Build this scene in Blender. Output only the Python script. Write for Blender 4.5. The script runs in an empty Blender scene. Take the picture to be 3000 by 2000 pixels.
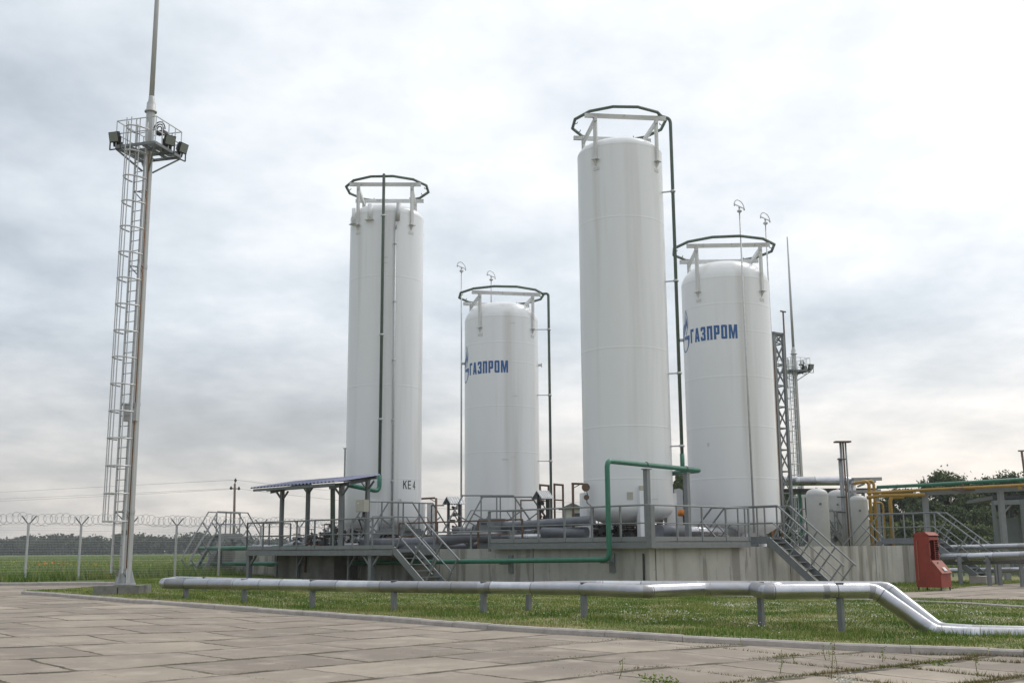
import bpy, bmesh, math, random
import numpy as np
from mathutils import Vector, Matrix
random.seed(7); RNG = np.random.default_rng(11)
R = math.radians; PI = math.pi
S = bpy.context.scene

# ---------------------------------------------------------------- camera
FPX = 3249.0; PITCH = R(10.56); ROLL = R(0.42); EYE = Vector((0, 0, 1.3))
_f = Vector((0, math.cos(PITCH), math.sin(PITCH))); _r0 = Vector((1, 0, 0)); _u0 = Vector((0, -math.sin(PITCH), math.cos(PITCH)))
_r = _r0 * math.cos(ROLL) - _u0 * math.sin(ROLL); _u = _r0 * math.sin(ROLL) + _u0 * math.cos(ROLL)
cd = bpy.data.cameras.new('camera'); cam = bpy.data.objects.new('camera', cd); S.collection.objects.link(cam)
cd.sensor_width = 36; cd.lens = FPX / 3000 * 36; cd.clip_end = 6000; cd.clip_start = 0.1
m = Matrix((( _r.x, _u.x, -_f.x, EYE.x), (_r.y, _u.y, -_f.y, EYE.y), (_r.z, _u.z, -_f.z, EYE.z), (0, 0, 0, 1)))
cam.matrix_world = m; S.camera = cam

# ---------------------------------------------------------------- sky and light
SUN_EL, SUN_AZ = 50, 48           # degrees; azimuth to the right of straight ahead (+Y)
w = bpy.data.worlds.new('World'); S.world = w; w.use_nodes = True
nt = w.node_tree; nt.nodes.clear()
def N(t, **kw):
    n = nt.nodes.new(t)
    for k, v in kw.items(): setattr(n, k, v)
    return n
def MA(op, a, b=None, c=None, clamp=False):
    n = N('ShaderNodeMath', operation=op, use_clamp=clamp)
    for i, v in enumerate((a, b, c)):
        if v is None: continue
        if isinstance(v, (int, float)): n.inputs[i].default_value = v
        else: nt.links.new(v, n.inputs[i])
    return n.outputs[0]
tc = N('ShaderNodeTexCoord'); sep = N('ShaderNodeSeparateXYZ'); nt.links.new(tc.outputs['Generated'], sep.inputs[0])
dx, dy, dz = sep.outputs
den = MA('ADD', MA('MAXIMUM', dz, 0.0), 0.22)
comb = N('ShaderNodeCombineXYZ'); nt.links.new(MA('DIVIDE', dx, den), comb.inputs[0]); nt.links.new(MA('DIVIDE', dy, den), comb.inputs[1])
def noise(scale, det, rough, off, dist=0.0):
    mp = N('ShaderNodeMapping'); nt.links.new(comb.outputs[0], mp.inputs[0]); mp.inputs['Location'].default_value = off
    mp.inputs['Scale'].default_value = (1.0, 0.9, 1)
    n = N('ShaderNodeTexNoise'); n.inputs['Scale'].default_value = scale; n.inputs['Detail'].default_value = det
    n.inputs['Roughness'].default_value = rough; n.inputs['Distortion'].default_value = dist
    nt.links.new(mp.outputs[0], n.inputs['Vector']); return n.outputs[0]
n1 = noise(1.25, 4, 0.45, (3.1, 1.7, 0), 0.0); n2 = noise(3.6, 8, 0.6, (7.7, 2.2, 5), 0.0)
cl = MA('ADD', MA('MULTIPLY', n1, 0.54), MA('MULTIPLY', n2, 0.46))
# the veiled sun: clouds are thinner and brighter towards it
sd = Vector((math.sin(R(SUN_AZ)) * math.cos(R(SUN_EL)), math.cos(R(SUN_AZ)) * math.cos(R(SUN_EL)), math.sin(R(SUN_EL))))
dot = N('ShaderNodeVectorMath', operation='DOT_PRODUCT'); nt.links.new(tc.outputs['Generated'], dot.inputs[0]); dot.inputs[1].default_value = sd
glow = MA('POWER', MA('MULTIPLY_ADD', dot.outputs['Value'], 0.5, 0.5, True), 3.2)
v = MA('MULTIPLY_ADD', cl, 1.5, -0.75)                      # -0.75..0.75, mean 0
elev = MA('MAXIMUM', dz, 0.0)
base = MA('MULTIPLY_ADD', elev, 0.44, 0.385)
band = MA('MULTIPLY', MA('POWER', MA('SUBTRACT', 1.0, MA('MINIMUM', MA('MULTIPLY', elev, 9.0), 1.0)), 1.6), 0.20)   # bright strip above the horizon
lum = MA('ADD', MA('ADD', base, band), MA('MULTIPLY', v, 0.74))
lum = MA('ADD', lum, MA('MULTIPLY', glow, 0.27))
lum = MA('ADD', lum, MA('MULTIPLY', dx, 0.16))
lum = MA('ADD', lum, MA('MULTIPLY', MA('MINIMUM', dy, 0.0), 0.04))
lum = MA('MAXIMUM', lum, 0.26)
ramp = N('ShaderNodeValToRGB'); nt.links.new(lum, ramp.inputs[0])
e = ramp.color_ramp.elements
e[0].position = 0.25; e[0].color = (0.31, 0.35, 0.395, 1); e[1].position = 1.0; e[1].color = (1.0, 1.0, 1.0, 1)
for p, c in ((0.45, (0.445, 0.495, 0.55, 1)), (0.62, (0.62, 0.665, 0.71, 1)), (0.80, (0.84, 0.862, 0.885, 1))):
    x = e.new(p); x.color = c
warm = N('ShaderNodeMix', data_type='RGBA', blend_type='MULTIPLY')
nt.links.new(MA('POWER', MA('SUBTRACT', 1.0, MA('MINIMUM', MA('MULTIPLY', elev, 4.8), 1.0)), 1.3), warm.inputs['Factor'])
nt.links.new(ramp.outputs[0], warm.inputs[6]); warm.inputs[7].default_value = (1.17, 0.985, 0.82, 1)
sky = N('ShaderNodeTexSky', sky_type='NISHITA'); sky.sun_disc = False; sky.sun_elevation = R(SUN_EL); sky.sun_rotation = R(SUN_AZ)
sky.air_density = 1.2; sky.dust_density = 2.0
sk = N('ShaderNodeMix', data_type='RGBA', blend_type='MULTIPLY'); sk.inputs['Factor'].default_value = 1
nt.links.new(sky.outputs[0], sk.inputs[6]); sk.inputs[7].default_value = (0.1, 0.1, 0.1, 1)
cover = N('ShaderNodeMix', data_type='RGBA'); cover.inputs['Factor'].default_value = 0.93   # nearly closed cloud deck in front of the blue
nt.links.new(sk.outputs[2], cover.inputs[6]); nt.links.new(warm.outputs[2], cover.inputs[7])
bg = N('ShaderNodeBackground'); bg.inputs[1].default_value = 1.0; nt.links.new(cover.outputs[2], bg.inputs[0])
out = N('ShaderNodeOutputWorld'); nt.links.new(bg.outputs[0], out.inputs[0])

sl = bpy.data.lights.new('sun', 'SUN'); sl.energy = 0.95; sl.angle = R(25); sl.color = (1.0, 0.965, 0.92)
so = bpy.data.objects.new('sun', sl); S.collection.objects.link(so)
so.rotation_euler = (-sd).to_track_quat('-Z', 'Y').to_euler()
S.view_settings.view_transform = 'Standard'; S.view_settings.look = 'None'; S.view_settings.exposure = 0.36; S.view_settings.gamma = 1
S.cycles.max_bounces = 6; S.cycles.diffuse_bounces = 3; S.cycles.use_denoising = True

# ---------------------------------------------------------------- where things stand
def ray(px, py): return _f + _r * ((px - 1500) / FPX) - _u * ((py - 1000) / FPX)
def at(px, py, Y): d = ray(px, py); return EYE + d * (Y / d.y)
def zp(px, py, z): d = ray(px, py); return EYE + d * ((z - EYE.z) / d.z)
GX = [-400, -12, -8, -4.5, 1.5, 6, 20, 400]; GZ = [.15, .15, .12, -.03, -.07, -.27, -.3, -.3]
def gz(x): return float(np.interp(x, GX, GZ))
def G(px, py):
    z = 0.0
    for _ in range(12): p = zp(px, py, z); z = gz(p.x)
    return Vector((p.x, p.y, z))
C0 = Vector((4.3, 35.6, 0)); AX = Vector((-.71, .704, 0)); VX = Vector((.704, .71, 0)); UP = Vector((0, 0, 1))
def F(s, off, z): return C0 + AX * s - VX * off + UP * z        # along the left face of the bund wall
def Q(w_, off, z): return C0 + VX * w_ - AX * off + UP * z      # along its right face
def pl(px, py, n, p0): d = ray(px, py); return EYE + d * ((p0 - EYE).dot(n) / d.dot(n))
def FL(px, py, off=0): return pl(px, py, VX, F(0, off, 0))
def FR(px, py, off=0): return pl(px, py, AX, Q(0, off, 0))

# ---------------------------------------------------------------- materials
MATS = {}
def mat(name, col, rough=.6, metal=0.0, var=.12, scale=3.0, bump=0.0, bscale=20.0, streak=0.0, stretch=(1, 1, 1), dirt=None, spec=None, coord='Object'):
    mt = bpy.data.materials.new(name); mt.use_nodes = True; t = mt.node_tree; b = t.nodes['Principled BSDF']
    L = t.links.new
    b.inputs['Roughness'].default_value = rough; b.inputs['Metallic'].default_value = metal
    if spec is not None: b.inputs['Specular IOR Level'].default_value = spec
    tcn = t.nodes.new('ShaderNodeTexCoord'); mp = t.nodes.new('ShaderNodeMapping'); mp.inputs['Scale'].default_value = stretch
    L(tcn.outputs[coord], mp.inputs[0])
    nz = t.nodes.new('ShaderNodeTexNoise'); nz.inputs['Scale'].default_value = scale; nz.inputs['Detail'].default_value = 6; nz.inputs['Roughness'].default_value = .62
    L(mp.outputs[0], nz.inputs['Vector'])
    rp = t.nodes.new('ShaderNodeValToRGB'); L(nz.outputs[0], rp.inputs[0])
    c = Vector(col[:3]); lo = c * (1 - var); hi = c * (1 + var)
    rp.color_ramp.elements[0].position = .3; rp.color_ramp.elements[0].color = (*lo, 1)
    rp.color_ramp.elements[1].position = .7; rp.color_ramp.elements[1].color = (*[min(1, q) for q in hi], 1)
    last = rp.outputs[0]
    if dirt:
        dcol, dscale, lo_, hi_, dst = dirt
        mp2 = t.nodes.new('ShaderNodeMapping'); mp2.inputs['Scale'].default_value = dst; L(tcn.outputs[coord], mp2.inputs[0])
        n2_ = t.nodes.new('ShaderNodeTexNoise'); n2_.inputs['Scale'].default_value = dscale; n2_.inputs['Detail'].default_value = 5; L(mp2.outputs[0], n2_.inputs['Vector'])
        r2 = t.nodes.new('ShaderNodeMapRange'); r2.inputs[1].default_value = lo_; r2.inputs[2].default_value = hi_; L(n2_.outputs[0], r2.inputs[0])
        mx = t.nodes.new('ShaderNodeMix'); mx.data_type = 'RGBA'; L(r2.outputs[0], mx.inputs['Factor']); L(last, mx.inputs[6]); mx.inputs[7].default_value = (*dcol, 1)
        last = mx.outputs[2]
    L(last, b.inputs['Base Color'])
    if bump:
        nb = t.nodes.new('ShaderNodeTexNoise'); nb.inputs['Scale'].default_value = bscale; nb.inputs['Detail'].default_value = 4; L(mp.outputs[0], nb.inputs['Vector'])
        bp = t.nodes.new('ShaderNodeBump'); bp.inputs['Strength'].default_value = bump; bp.inputs['Distance'].default_value = .02
        L(nb.outputs[0], bp.inputs['Height']); L(bp.outputs[0], b.inputs['Normal'])
    MATS[name] = mt; return mt
mat('white_paint', (.775, .79, .81), .32, var=.03, scale=.6, stretch=(1, 1, .15), dirt=((.52, .50, .46), 1.0, .52, .95, (1.5, 1.5, .07)), bump=.05, bscale=1.2)
mat('white_steel', (.60, .605, .60), .45, var=.06, dirt=((.33, .27, .2), 5, .62, .8, (1, 1, .5)))
mat('grey_steel', (.165, .178, .185), .45, var=.12, scale=6, dirt=((.16, .12, .09), 7, .66, .82, (1, 1, .6)))
mat('mid_steel', (.20, .212, .218), .42, var=.1, scale=5, dirt=((.2, .14, .1), 8, .68, .85, (1, 1, .6)))
mat('galvanised', (.52, .53, .54), .4, .35, var=.1, scale=8)
mat('mast_paint', (.42, .43, .43), .45, .15, var=.09, scale=2.5, stretch=(3, 3, .4))
mat('rust', (.24, .11, .045), .8, var=.4, scale=9, bump=.2)
mat('green_paint', (.03, .155, .10), .35, var=.15, scale=4)
mat('dull_green', (.10, .135, .115), .5, var=.15, scale=4)
mat('aluminium', (.40, .41, .44), .30, .95, var=.16, scale=3, bump=.3, bscale=3.2, dirt=((.30, .29, .27), 3, .5, .8, (1, 1, 1)))
mat('aluminium_dull', (.33, .335, .36), .40, .9, var=.18, scale=3, bump=.35, bscale=3.5, dirt=((.24, .23, .21), 3, .48, .75, (1, 1, 1)))
mat('aluminium_bright', (.50, .51, .54), .24, .96, var=.12, scale=3, bump=.3, bscale=3)
mat('dark_seam', (.20, .20, .21), .4, .8)
mat('dark_lagging', (.15, .16, .18), .5, .25, var=.2, scale=3, bump=.2, bscale=7)
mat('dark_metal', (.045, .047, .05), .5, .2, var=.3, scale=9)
mat('brown_metal', (.13, .085, .06), .65, .2, var=.3, scale=9)
mat('black_plastic', (.02, .021, .023), .45, var=.2)
mat('lamp_glass', (.20, .215, .20), .12, var=.08, scale=12)
mat('blue_sheet', (.105, .12, .22), .38, .1, var=.1)
mat('grey_sheet', (.44, .45, .46), .35, .4, var=.12, scale=6)
mat('red_paint', (.26, .040, .024), .6, var=.15, scale=3, dirt=((.14, .035, .025), 5, .58, .8, (1, 1, .3)))
mat('red_lid', (.30, .10, .065), .55, var=.12, scale=4)
mat('dark_red', (.09, .014, .012), .7, var=.2)
mat('orange_paint', (.62, .20, .02), .45, var=.1)
mat('yellow_paint', (.36, .215, .04), .45, var=.15)
mat('beige_paint', (.42, .41, .36), .45, var=.06)
mat('tag_white', (.7, .7, .68), .6, var=.15, scale=30)
mat('logo_blue', (.04, .115, .30), .4, var=.05)
mat('sign_black', (.015, .015, .016), .5, var=.05)
mat('old_concrete', (.21, .205, .19), .9, var=.25, scale=5, bump=.4, bscale=25, dirt=((.08, .078, .07), 2.5, .5, .75, (1, 1, .5)))
mat('kerb_concrete', (.40, .37, .345), .9, var=.16, scale=5, bump=.4, bscale=30)
mat('wood_pole', (.16, .12, .09), .9, var=.25, scale=5, stretch=(4, 4, .3))
mat('bark', (.07, .055, .04), .95, var=.3, scale=5)
mat('shed_grey', (.13, .145, .145), .6, var=.1)
mat('shaded_concrete', (.15, .145, .125), .85, var=.25, scale=2, bump=.3, dirt=((.09, .085, .07), 1.5, .5, .7, (1, 1, .1)))  # dark stained concrete, its colour also lowered for the shade under the canopy deck
mat('vessel_paint', (.46, .465, .46), .45, var=.05)
mat('plaster', (.5, .48, .44), .8, var=.08)
def stain_concrete():
    mt = mat('bund_concrete', (.41, .40, .37), .88, var=.10, scale=1.4, bump=.35, bscale=14)
    t = mt.node_tree; L = t.links.new; b = t.nodes['Principled BSDF']
    tcn = t.nodes.new('ShaderNodeTexCoord')
    src = b.inputs['Base Color'].links[0].from_socket
    def layer(src, vec_scale, nscale, lo, hi, col, fac=1.0, det=3, rot=0):
        mp = t.nodes.new('ShaderNodeMapping'); mp.inputs['Scale'].default_value = vec_scale; L(tcn.outputs['Object'], mp.inputs[0])
        n = t.nodes.new('ShaderNodeTexNoise'); n.inputs['Scale'].default_value = nscale; n.inputs['Detail'].default_value = det; L(mp.outputs[0], n.inputs['Vector'])
        r = t.nodes.new('ShaderNodeMapRange'); r.inputs[1].default_value = lo; r.inputs[2].default_value = hi; r.inputs[4].default_value = fac; L(n.outputs[0], r.inputs[0])
        mx = t.nodes.new('ShaderNodeMix'); mx.data_type = 'RGBA'; L(r.outputs[0], mx.inputs['Factor']); L(src, mx.inputs[6]); mx.inputs[7].default_value = (*col, 1)
        return mx.outputs[2]
    s = layer(src, (1, 1, .12), .9, .50, .66, (.19, .178, .155), .9, 7)       # wide run-off streaks
    s = layer(s, (1, 1, .13), 1.6, .55, .62, (.19, .175, .15), .75, 6)
    s = layer(s, (1, 1, .15), 2.6, .60, .64, (.16, .145, .125), .55, 5)            # narrow dark streaks
    s = layer(s, (1, 1, .5), 1.0, .56, .74, (.27, .265, .245), .8, 7)
    s = layer(s, (1, 1, 1), 9, .68, .76, (.12, .115, .10), .6, 3)
    L(s, b.inputs['Base Color'])
stain_concrete()

def slab_material():
    mt = bpy.data.materials.new('slab_concrete'); mt.use_nodes = True; t = mt.node_tree; b = t.nodes['Principled BSDF']; L = t.links.new
    def n(ty, **k):
        q = t.nodes.new(ty)
        for a, v_ in k.items(): setattr(q, a, v_)
        return q
    tcn = n('ShaderNodeTexCoord'); mp = n('ShaderNodeMapping'); mp.inputs['Rotation'].default_value = (0, 0, -R(45)); mp.inputs['Location'].default_value = SLAB_OFF
    L(tcn.outputs['Object'], mp.inputs[0])
    wn = n('ShaderNodeTexNoise'); wn.inputs['Scale'].default_value = 2.2; wn.inputs['Detail'].default_value = 5; L(tcn.outputs['Object'], wn.inputs['Vector'])
    wf = n('ShaderNodeTexNoise'); wf.inputs['Scale'].default_value = 14; wf.inputs['Detail'].default_value = 4; L(tcn.outputs['Object'], wf.inputs['Vector'])
    a0 = n('ShaderNodeVectorMath', operation='MULTIPLY_ADD'); L(wf.outputs['Color'], a0.inputs[0]); a0.inputs[1].default_value = (.085, .085, 0); L(mp.outputs[0], a0.inputs[2])
    ad = n('ShaderNodeVectorMath', operation='MULTIPLY_ADD'); L(wn.outputs['Color'], ad.inputs[0]); ad.inputs[1].default_value = (.13, .13, 0); L(a0.outputs[0], ad.inputs[2])
    br = n('ShaderNodeTexBrick'); br.offset = .5; br.inputs['Scale'].default_value = 1; br.inputs['Brick Width'].default_value = SLAB_L; br.inputs['Row Height'].default_value = SLAB_W
    br.inputs['Mortar Size'].default_value = .034; br.inputs['Mortar Smooth'].default_value = .25; br.inputs['Bias'].default_value = 0
    br.inputs['Color1'].default_value = (.19, .155, .118, 1); br.inputs['Color2'].default_value = (.385, .322, .25, 1); br.inputs['Mortar'].default_value = (.3, .26, .22, 1)
    L(ad.outputs[0], br.inputs['Vector'])
    def layer(src, sc, nsc, lo, hi, col, fac, det=6, blend='MIX'):
        m2 = n('ShaderNodeMapping'); m2.inputs['Scale'].default_value = sc; L(mp.outputs[0], m2.inputs[0])
        q = n('ShaderNodeTexNoise'); q.inputs['Scale'].default_value = nsc; q.inputs['Detail'].default_value = det; q.inputs['Roughness'].default_value = .65; L(m2.outputs[0], q.inputs['Vector'])
        r = n('ShaderNodeMapRange'); r.inputs[1].default_value = lo; r.inputs[2].default_value = hi; r.inputs[4].default_value = fac; L(q.outputs[0], r.inputs[0])
        mx = n('ShaderNodeMix', data_type='RGBA', blend_type=blend); L(r.outputs[0], mx.inputs['Factor']); L(src, mx.inputs[6]); mx.inputs[7].default_value = (*col, 1)
        return mx.outputs[2]
    s = layer(br.outputs['Color'], (1, 1, 1), .35, .40, .66, (.165, .138, .112), .8)
    s = layer(s, (1, 1, 1), 1.6, .5, .75, (.46, .395, .32), .7)
    s = layer(s, (.35, 1, 1), .9, .60, .70, (.13, .115, .10), .55)
    s = layer(s, (1, 1, 1), 4.5, .56, .70, (.22, .19, .155), .5)
    s = layer(s, (1, 1, 1), 60, .35, .65, (.25, .23, .21), .35)
    s = layer(s, (1, 1, 1), 7, .66, .74, (.16, .14, .12), .7)
    # joints: weeds and soil, in broken stretches
    jn = n('ShaderNodeTexNoise'); jn.inputs['Scale'].default_value = 1.3; jn.inputs['Detail'].default_value = 5; L(mp.outputs[0], jn.inputs['Vector'])
    jr = n('ShaderNodeMapRange'); jr.inputs[1].default_value = .40; jr.inputs[2].default_value = .54; jr.inputs[3].default_value = .45; L(jn.outputs[0], jr.inputs[0])
    sx = n('ShaderNodeSeparateXYZ'); L(ad.outputs[0], sx.inputs[0])
    def mm(op, a_, b_=None, c_=None, cl=False):
        q = n('ShaderNodeMath', operation=op); q.use_clamp = cl
        for i, v_ in enumerate((a_, b_, c_)):
            if v_ is None: continue
            if isinstance(v_, (int, float)): q.inputs[i].default_value = v_
            else: L(v_, q.inputs[i])
        return q.outputs[0]
    fr = mm('FRACT', mm('ADD', mm('DIVIDE', sx.outputs[1], SLAB_W), 0.5)); dist = mm('MULTIPLY', mm('ABSOLUTE', mm('SUBTRACT', fr, 0.5)), SLAB_W)
    wid = mm('MULTIPLY_ADD', jn.outputs[0], 0.155, -0.012)
    rowj = mm('SUBTRACT', 1.0, mm('DIVIDE', dist, wid), None, True); rowj = mm('MULTIPLY', rowj, 4.0, None, True)
    jm = n('ShaderNodeMath', operation='MULTIPLY'); L(mm('MAXIMUM', br.outputs['Fac'], rowj), jm.inputs[0]); L(jr.outputs[0], jm.inputs[1])
    jc = n('ShaderNodeValToRGB'); L(wn.outputs[0], jc.inputs[0]); jc.color_ramp.elements[0].color = (.035, .03, .02, 1); jc.color_ramp.elements[0].position = .35
    jc.color_ramp.elements[1].color = (.09, .075, .038, 1); jc.color_ramp.elements[1].position = .62
    mx = n('ShaderNodeMix', data_type='RGBA'); L(jm.outputs[0], mx.inputs['Factor']); L(s, mx.inputs[6]); L(jc.outputs[0], mx.inputs[7])
    L(mx.outputs[2], b.inputs['Base Color']); b.inputs['Roughness'].default_value = .9
    nb = n('ShaderNodeTexNoise'); nb.inputs['Scale'].default_value = 40; nb.inputs['Detail'].default_value = 5; L(mp.outputs[0], nb.inputs['Vector'])
    sb = n('ShaderNodeMath', operation='MULTIPLY_ADD'); L(br.outputs['Fac'], sb.inputs[0]); sb.inputs[1].default_value = -2.0; L(nb.outputs[0], sb.inputs[2])
    bp = n('ShaderNodeBump'); bp.inputs['Strength'].default_value = .5; bp.inputs['Distance'].default_value = .012; L(sb.outputs[0], bp.inputs['Height']); L(bp.outputs[0], b.inputs['Normal'])
    MATS['slab_concrete'] = mt
SLAB_L, SLAB_W, SLAB_OFF = 2.0, 1.42, (0.3, 0.2, 0)
slab_material()

def grass_mat(name, c1, c2, c3, scale=.6, island=False):
    mt = bpy.data.materials.new(name); mt.use_nodes = True; t = mt.node_tree; b = t.nodes['Principled BSDF']; L = t.links.new
    tcn = t.nodes.new('ShaderNodeTexCoord')
    q = t.nodes.new('ShaderNodeTexNoise'); q.inputs['Scale'].default_value = scale; q.inputs['Detail'].default_value = 7; q.inputs['Roughness'].default_value = .6
    L(tcn.outputs['Object'], q.inputs['Vector'])
    r = t.nodes.new('ShaderNodeValToRGB'); e_ = r.color_ramp.elements; e_[0].position = .32; e_[0].color = (*c1, 1); e_[1].position = .68; e_[1].color = (*c3, 1)
    x = e_.new(.5); x.color = (*c2, 1)
    last = q.outputs[0]
    if island:
        g = t.nodes.new('ShaderNodeNewGeometry'); ma = t.nodes.new('ShaderNodeMath'); ma.operation = 'MULTIPLY_ADD'
        L(g.outputs['Random Per Island'], ma.inputs[0]); ma.inputs[1].default_value = .34; ms = t.nodes.new('ShaderNodeMath'); ms.operation = 'SUBTRACT'
        L(q.outputs[0], ms.inputs[0]); ms.inputs[1].default_value = .17; L(ms.outputs[0], ma.inputs[2]); last = ma.outputs[0]
    L(last, r.inputs[0]); L(r.outputs[0], b.inputs['Base Color']); b.inputs['Roughness'].default_value = .75; b.inputs['Specular IOR Level'].default_value = .2
    MATS[name] = mt; return mt
grass_mat('lawn_soil', (.10, .125, .035), (.155, .165, .055), (.25, .21, .10), .7)
grass_mat('field_soil', (.06, .10, .028), (.09, .13, .04), (.13, .14, .055), .12)
grass_mat('lawn_blades', (.078, .155, .020), (.150, .235, .042), (.32, .315, .105), .5, True)
grass_mat('dry_blades', (.22, .19, .07), (.34, .28, .13), (.44, .36, .20), 1.2, True)
grass_mat('field_blades', (.12, .20, .04), (.18, .26, .055), (.27, .29, .09), .15, True)
grass_mat('weed_blades', (.11, .14, .035), (.18, .15, .065), (.26, .19, .10), 1.5, True)
grass_mat('leaf_dark', (.045, .068, .026), (.078, .108, .042), (.13, .155, .065), .5, True)
grass_mat('leaf_mid', (.055, .085, .03), (.10, .13, .048), (.16, .175, .072), .5, True)
grass_mat('leaf_far', (.045, .062, .045), (.06, .08, .055), (.08, .10, .065), .05, True)
mat('petal_white', (.62, .62, .56), .8, var=.1); mat('petal_yellow', (.55, .45, .08), .8, var=.2); mat('petal_orange', (.5, .2, .03), .8, var=.2)

hz = bpy.data.materials.new('haze_air'); hz.use_nodes = True; _t = hz.node_tree; _t.nodes.clear()
_o = _t.nodes.new('ShaderNodeOutputMaterial'); _v = _t.nodes.new('ShaderNodeVolumePrincipled'); _v.inputs['Density'].default_value = .00035; _v.inputs['Color'].default_value = (.86, .90, .95, 1)
_t.links.new(_v.outputs[0], _o.inputs['Volume']); MATS['haze_air'] = hz
# ---------------------------------------------------------------- mesh tools
def wloc(o):
    p = Vector((0, 0, 0))
    while o: p += o.location; o = o.parent
    return p
def tag(o, label=None, cat=None, group=None, kind=None):
    if label: o['label'] = label
    if cat: o['category'] = cat
    if group: o['group'] = group
    if kind: o['kind'] = kind
    return o
def thing(name, loc, label, cat, group=None):
    o = bpy.data.objects.new(name, None); S.collection.objects.link(o); o.location = Vector(loc); o.empty_display_size = .1
    return tag(o, label, cat, group)
class MB:
    def __init__(s): s.v = []; s.f = []; s.sm = []
    def add(s, vs, fs, smooth=False):
        b = len(s.v); s.v += [tuple(q) for q in vs]; s.f += [tuple(b + i for i in f) for f in fs]; s.sm += [smooth] * len(fs); return s
    def bar(s, p, q, w=.05, h=None, up=UP, ext=0):
        p, q = Vector(p), Vector(q); h = h or w; d = (q - p)
        if d.length < 1e-6: return s
        d.normalize(); p = p - d * ext; q = q + d * ext
        x = d.cross(up)
        if x.length < 1e-3: x = d.cross(AX)
        x.normalize(); y = x.cross(d)
        vs = [c + x * (i * w / 2) + y * (j * h / 2) for c in (p, q) for i, j in ((-1, -1), (1, -1), (1, 1), (-1, 1))]
        return s.add(vs, [(0, 1, 2, 3), (7, 6, 5, 4), (0, 4, 5, 1), (1, 5, 6, 2), (2, 6, 7, 3), (3, 7, 4, 0)])
    def box(s, o, ex, ey, ez):
        o, ex, ey, ez = map(Vector, (o, ex, ey, ez))
        vs = [o, o + ex, o + ex + ey, o + ey, o + ez, o + ex + ez, o + ex + ey + ez, o + ey + ez]
        fs = [(3, 2, 1, 0), (4, 5, 6, 7), (0, 1, 5, 4), (1, 2, 6, 5), (2, 3, 7, 6), (3, 0, 4, 7)]
        if ex.cross(ey).dot(ez) < 0: fs = [tuple(reversed(f)) for f in fs]
        return s.add(vs, fs)
    def tube(s, pts, r, n=8, closed=False, caps=True, smooth=True):
        pts = [Vector(p) for p in pts]; m_ = len(pts); rs = r if isinstance(r, (list, tuple)) else [r] * m_
        vs = []; prev = None
        for i, p in enumerate(pts):
            if closed: a, b = pts[i - 1], pts[(i + 1) % m_]
            else: a, b = pts[max(i - 1, 0)], pts[min(i + 1, m_ - 1)]
            d1 = (p - a).normalized() if (p - a).length > 1e-9 else None; d2 = (b - p).normalized() if (b - p).length > 1e-9 else None
            d = ((d1 or d2) + (d2 or d1)).normalized()
            if prev is None:
                x = d.cross(UP)
                if x.length < .1: x = d.cross(Vector((1, 0, 0)))
            else: x = prev - d * prev.dot(d)
            x.normalize(); y = d.cross(x); prev = x
            k = 1.0
            if d1 and d2: k = 1 / max(.5, math.sqrt(max(0, (1 + d1.dot(d2)) / 2)))
            bis = (d2 - d1) if (d1 and d2) else Vector((0, 0, 0))
            bis = bis.normalized() if bis.length > 1e-6 else None
            for j in range(n):
                t = 2 * PI * j / n; o = x * math.cos(t) + y * math.sin(t)
                if bis: o = o + bis * o.dot(bis) * (k - 1)
                vs.append(p + o * rs[i])
        fs = []
        for i in range(m_ if closed else m_ - 1):
            a, b = i * n, ((i + 1) % m_) * n
            for j in range(n): fs.append((a + j, a + (j + 1) % n, b + (j + 1) % n, b + j))
        s.add(vs, fs, smooth)
        if caps and not closed:
            b = len(s.v) - len(vs); s.f += [tuple(b + j for j in reversed(range(n))), tuple(b + (m_ - 1) * n + j for j in range(n))]; s.sm += [False, False]
        return s
    def cyl(s, p, q, r, r2=None, n=12, smooth=True): return s.tube([p, q], [r, r if r2 is None else r2], n, smooth=smooth)
    def lathe(s, prof, c, n=48, smooth=True):
        c = Vector(c); vs = []
        for r, z in prof:
            for j in range(n): t = 2 * PI * j / n; vs.append(c + Vector((r * math.cos(t), r * math.sin(t), z)))
        fs = [(i * n + j, i * n + (j + 1) % n, (i + 1) * n + (j + 1) % n, (i + 1) * n + j) for i in range(len(prof) - 1) for j in range(n)]
        return s.add(vs, fs, smooth)
    def ext(s, poly, d):
        poly = [Vector(p) for p in poly]; d = Vector(d); n = len(poly)
        nn = sum(((poly[i] - poly[0]).cross(poly[(i + 1) % n] - poly[0]) for i in range(n)), Vector((0, 0, 0)))
        if nn.dot(d) > 0: poly.reverse()
        vs = poly + [p + d for p in poly]
        fs = [tuple(range(n)), tuple(reversed(range(n, 2 * n)))] + [(i, n + i, n + (i + 1) % n, (i + 1) % n) for i in range(n)]
        return s.add(vs, fs)
    def sphere(s, c, r, n=12, m_=8, sc=(1, 1, 1)):
        c = Vector(c); pr = [(max(1e-4, math.sin(PI * i / m_)) * r, -math.cos(PI * i / m_) * r * sc[2]) for i in range(m_ + 1)]
        return s.lathe(pr, c, n)
    def build(s, name, mt, parent=None, loc=None, **kw):
        me = bpy.data.meshes.new(name); base = wloc(parent) if parent else Vector((0, 0, 0))
        if loc is not None and not parent: base = Vector(loc)
        me.from_pydata([(a - base.x, b - base.y, c - base.z) for a, b, c in s.v], [], s.f); me.update()
        me.polygons.foreach_set('use_smooth', s.sm)
        o = bpy.data.objects.new(name, me); S.collection.objects.link(o); me.materials.append(MATS[mt] if isinstance(mt, str) else mt)
        if parent: o.parent = parent
        elif loc is not None: o.location = base
        if kw: tag(o, **kw)
        return o
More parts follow.
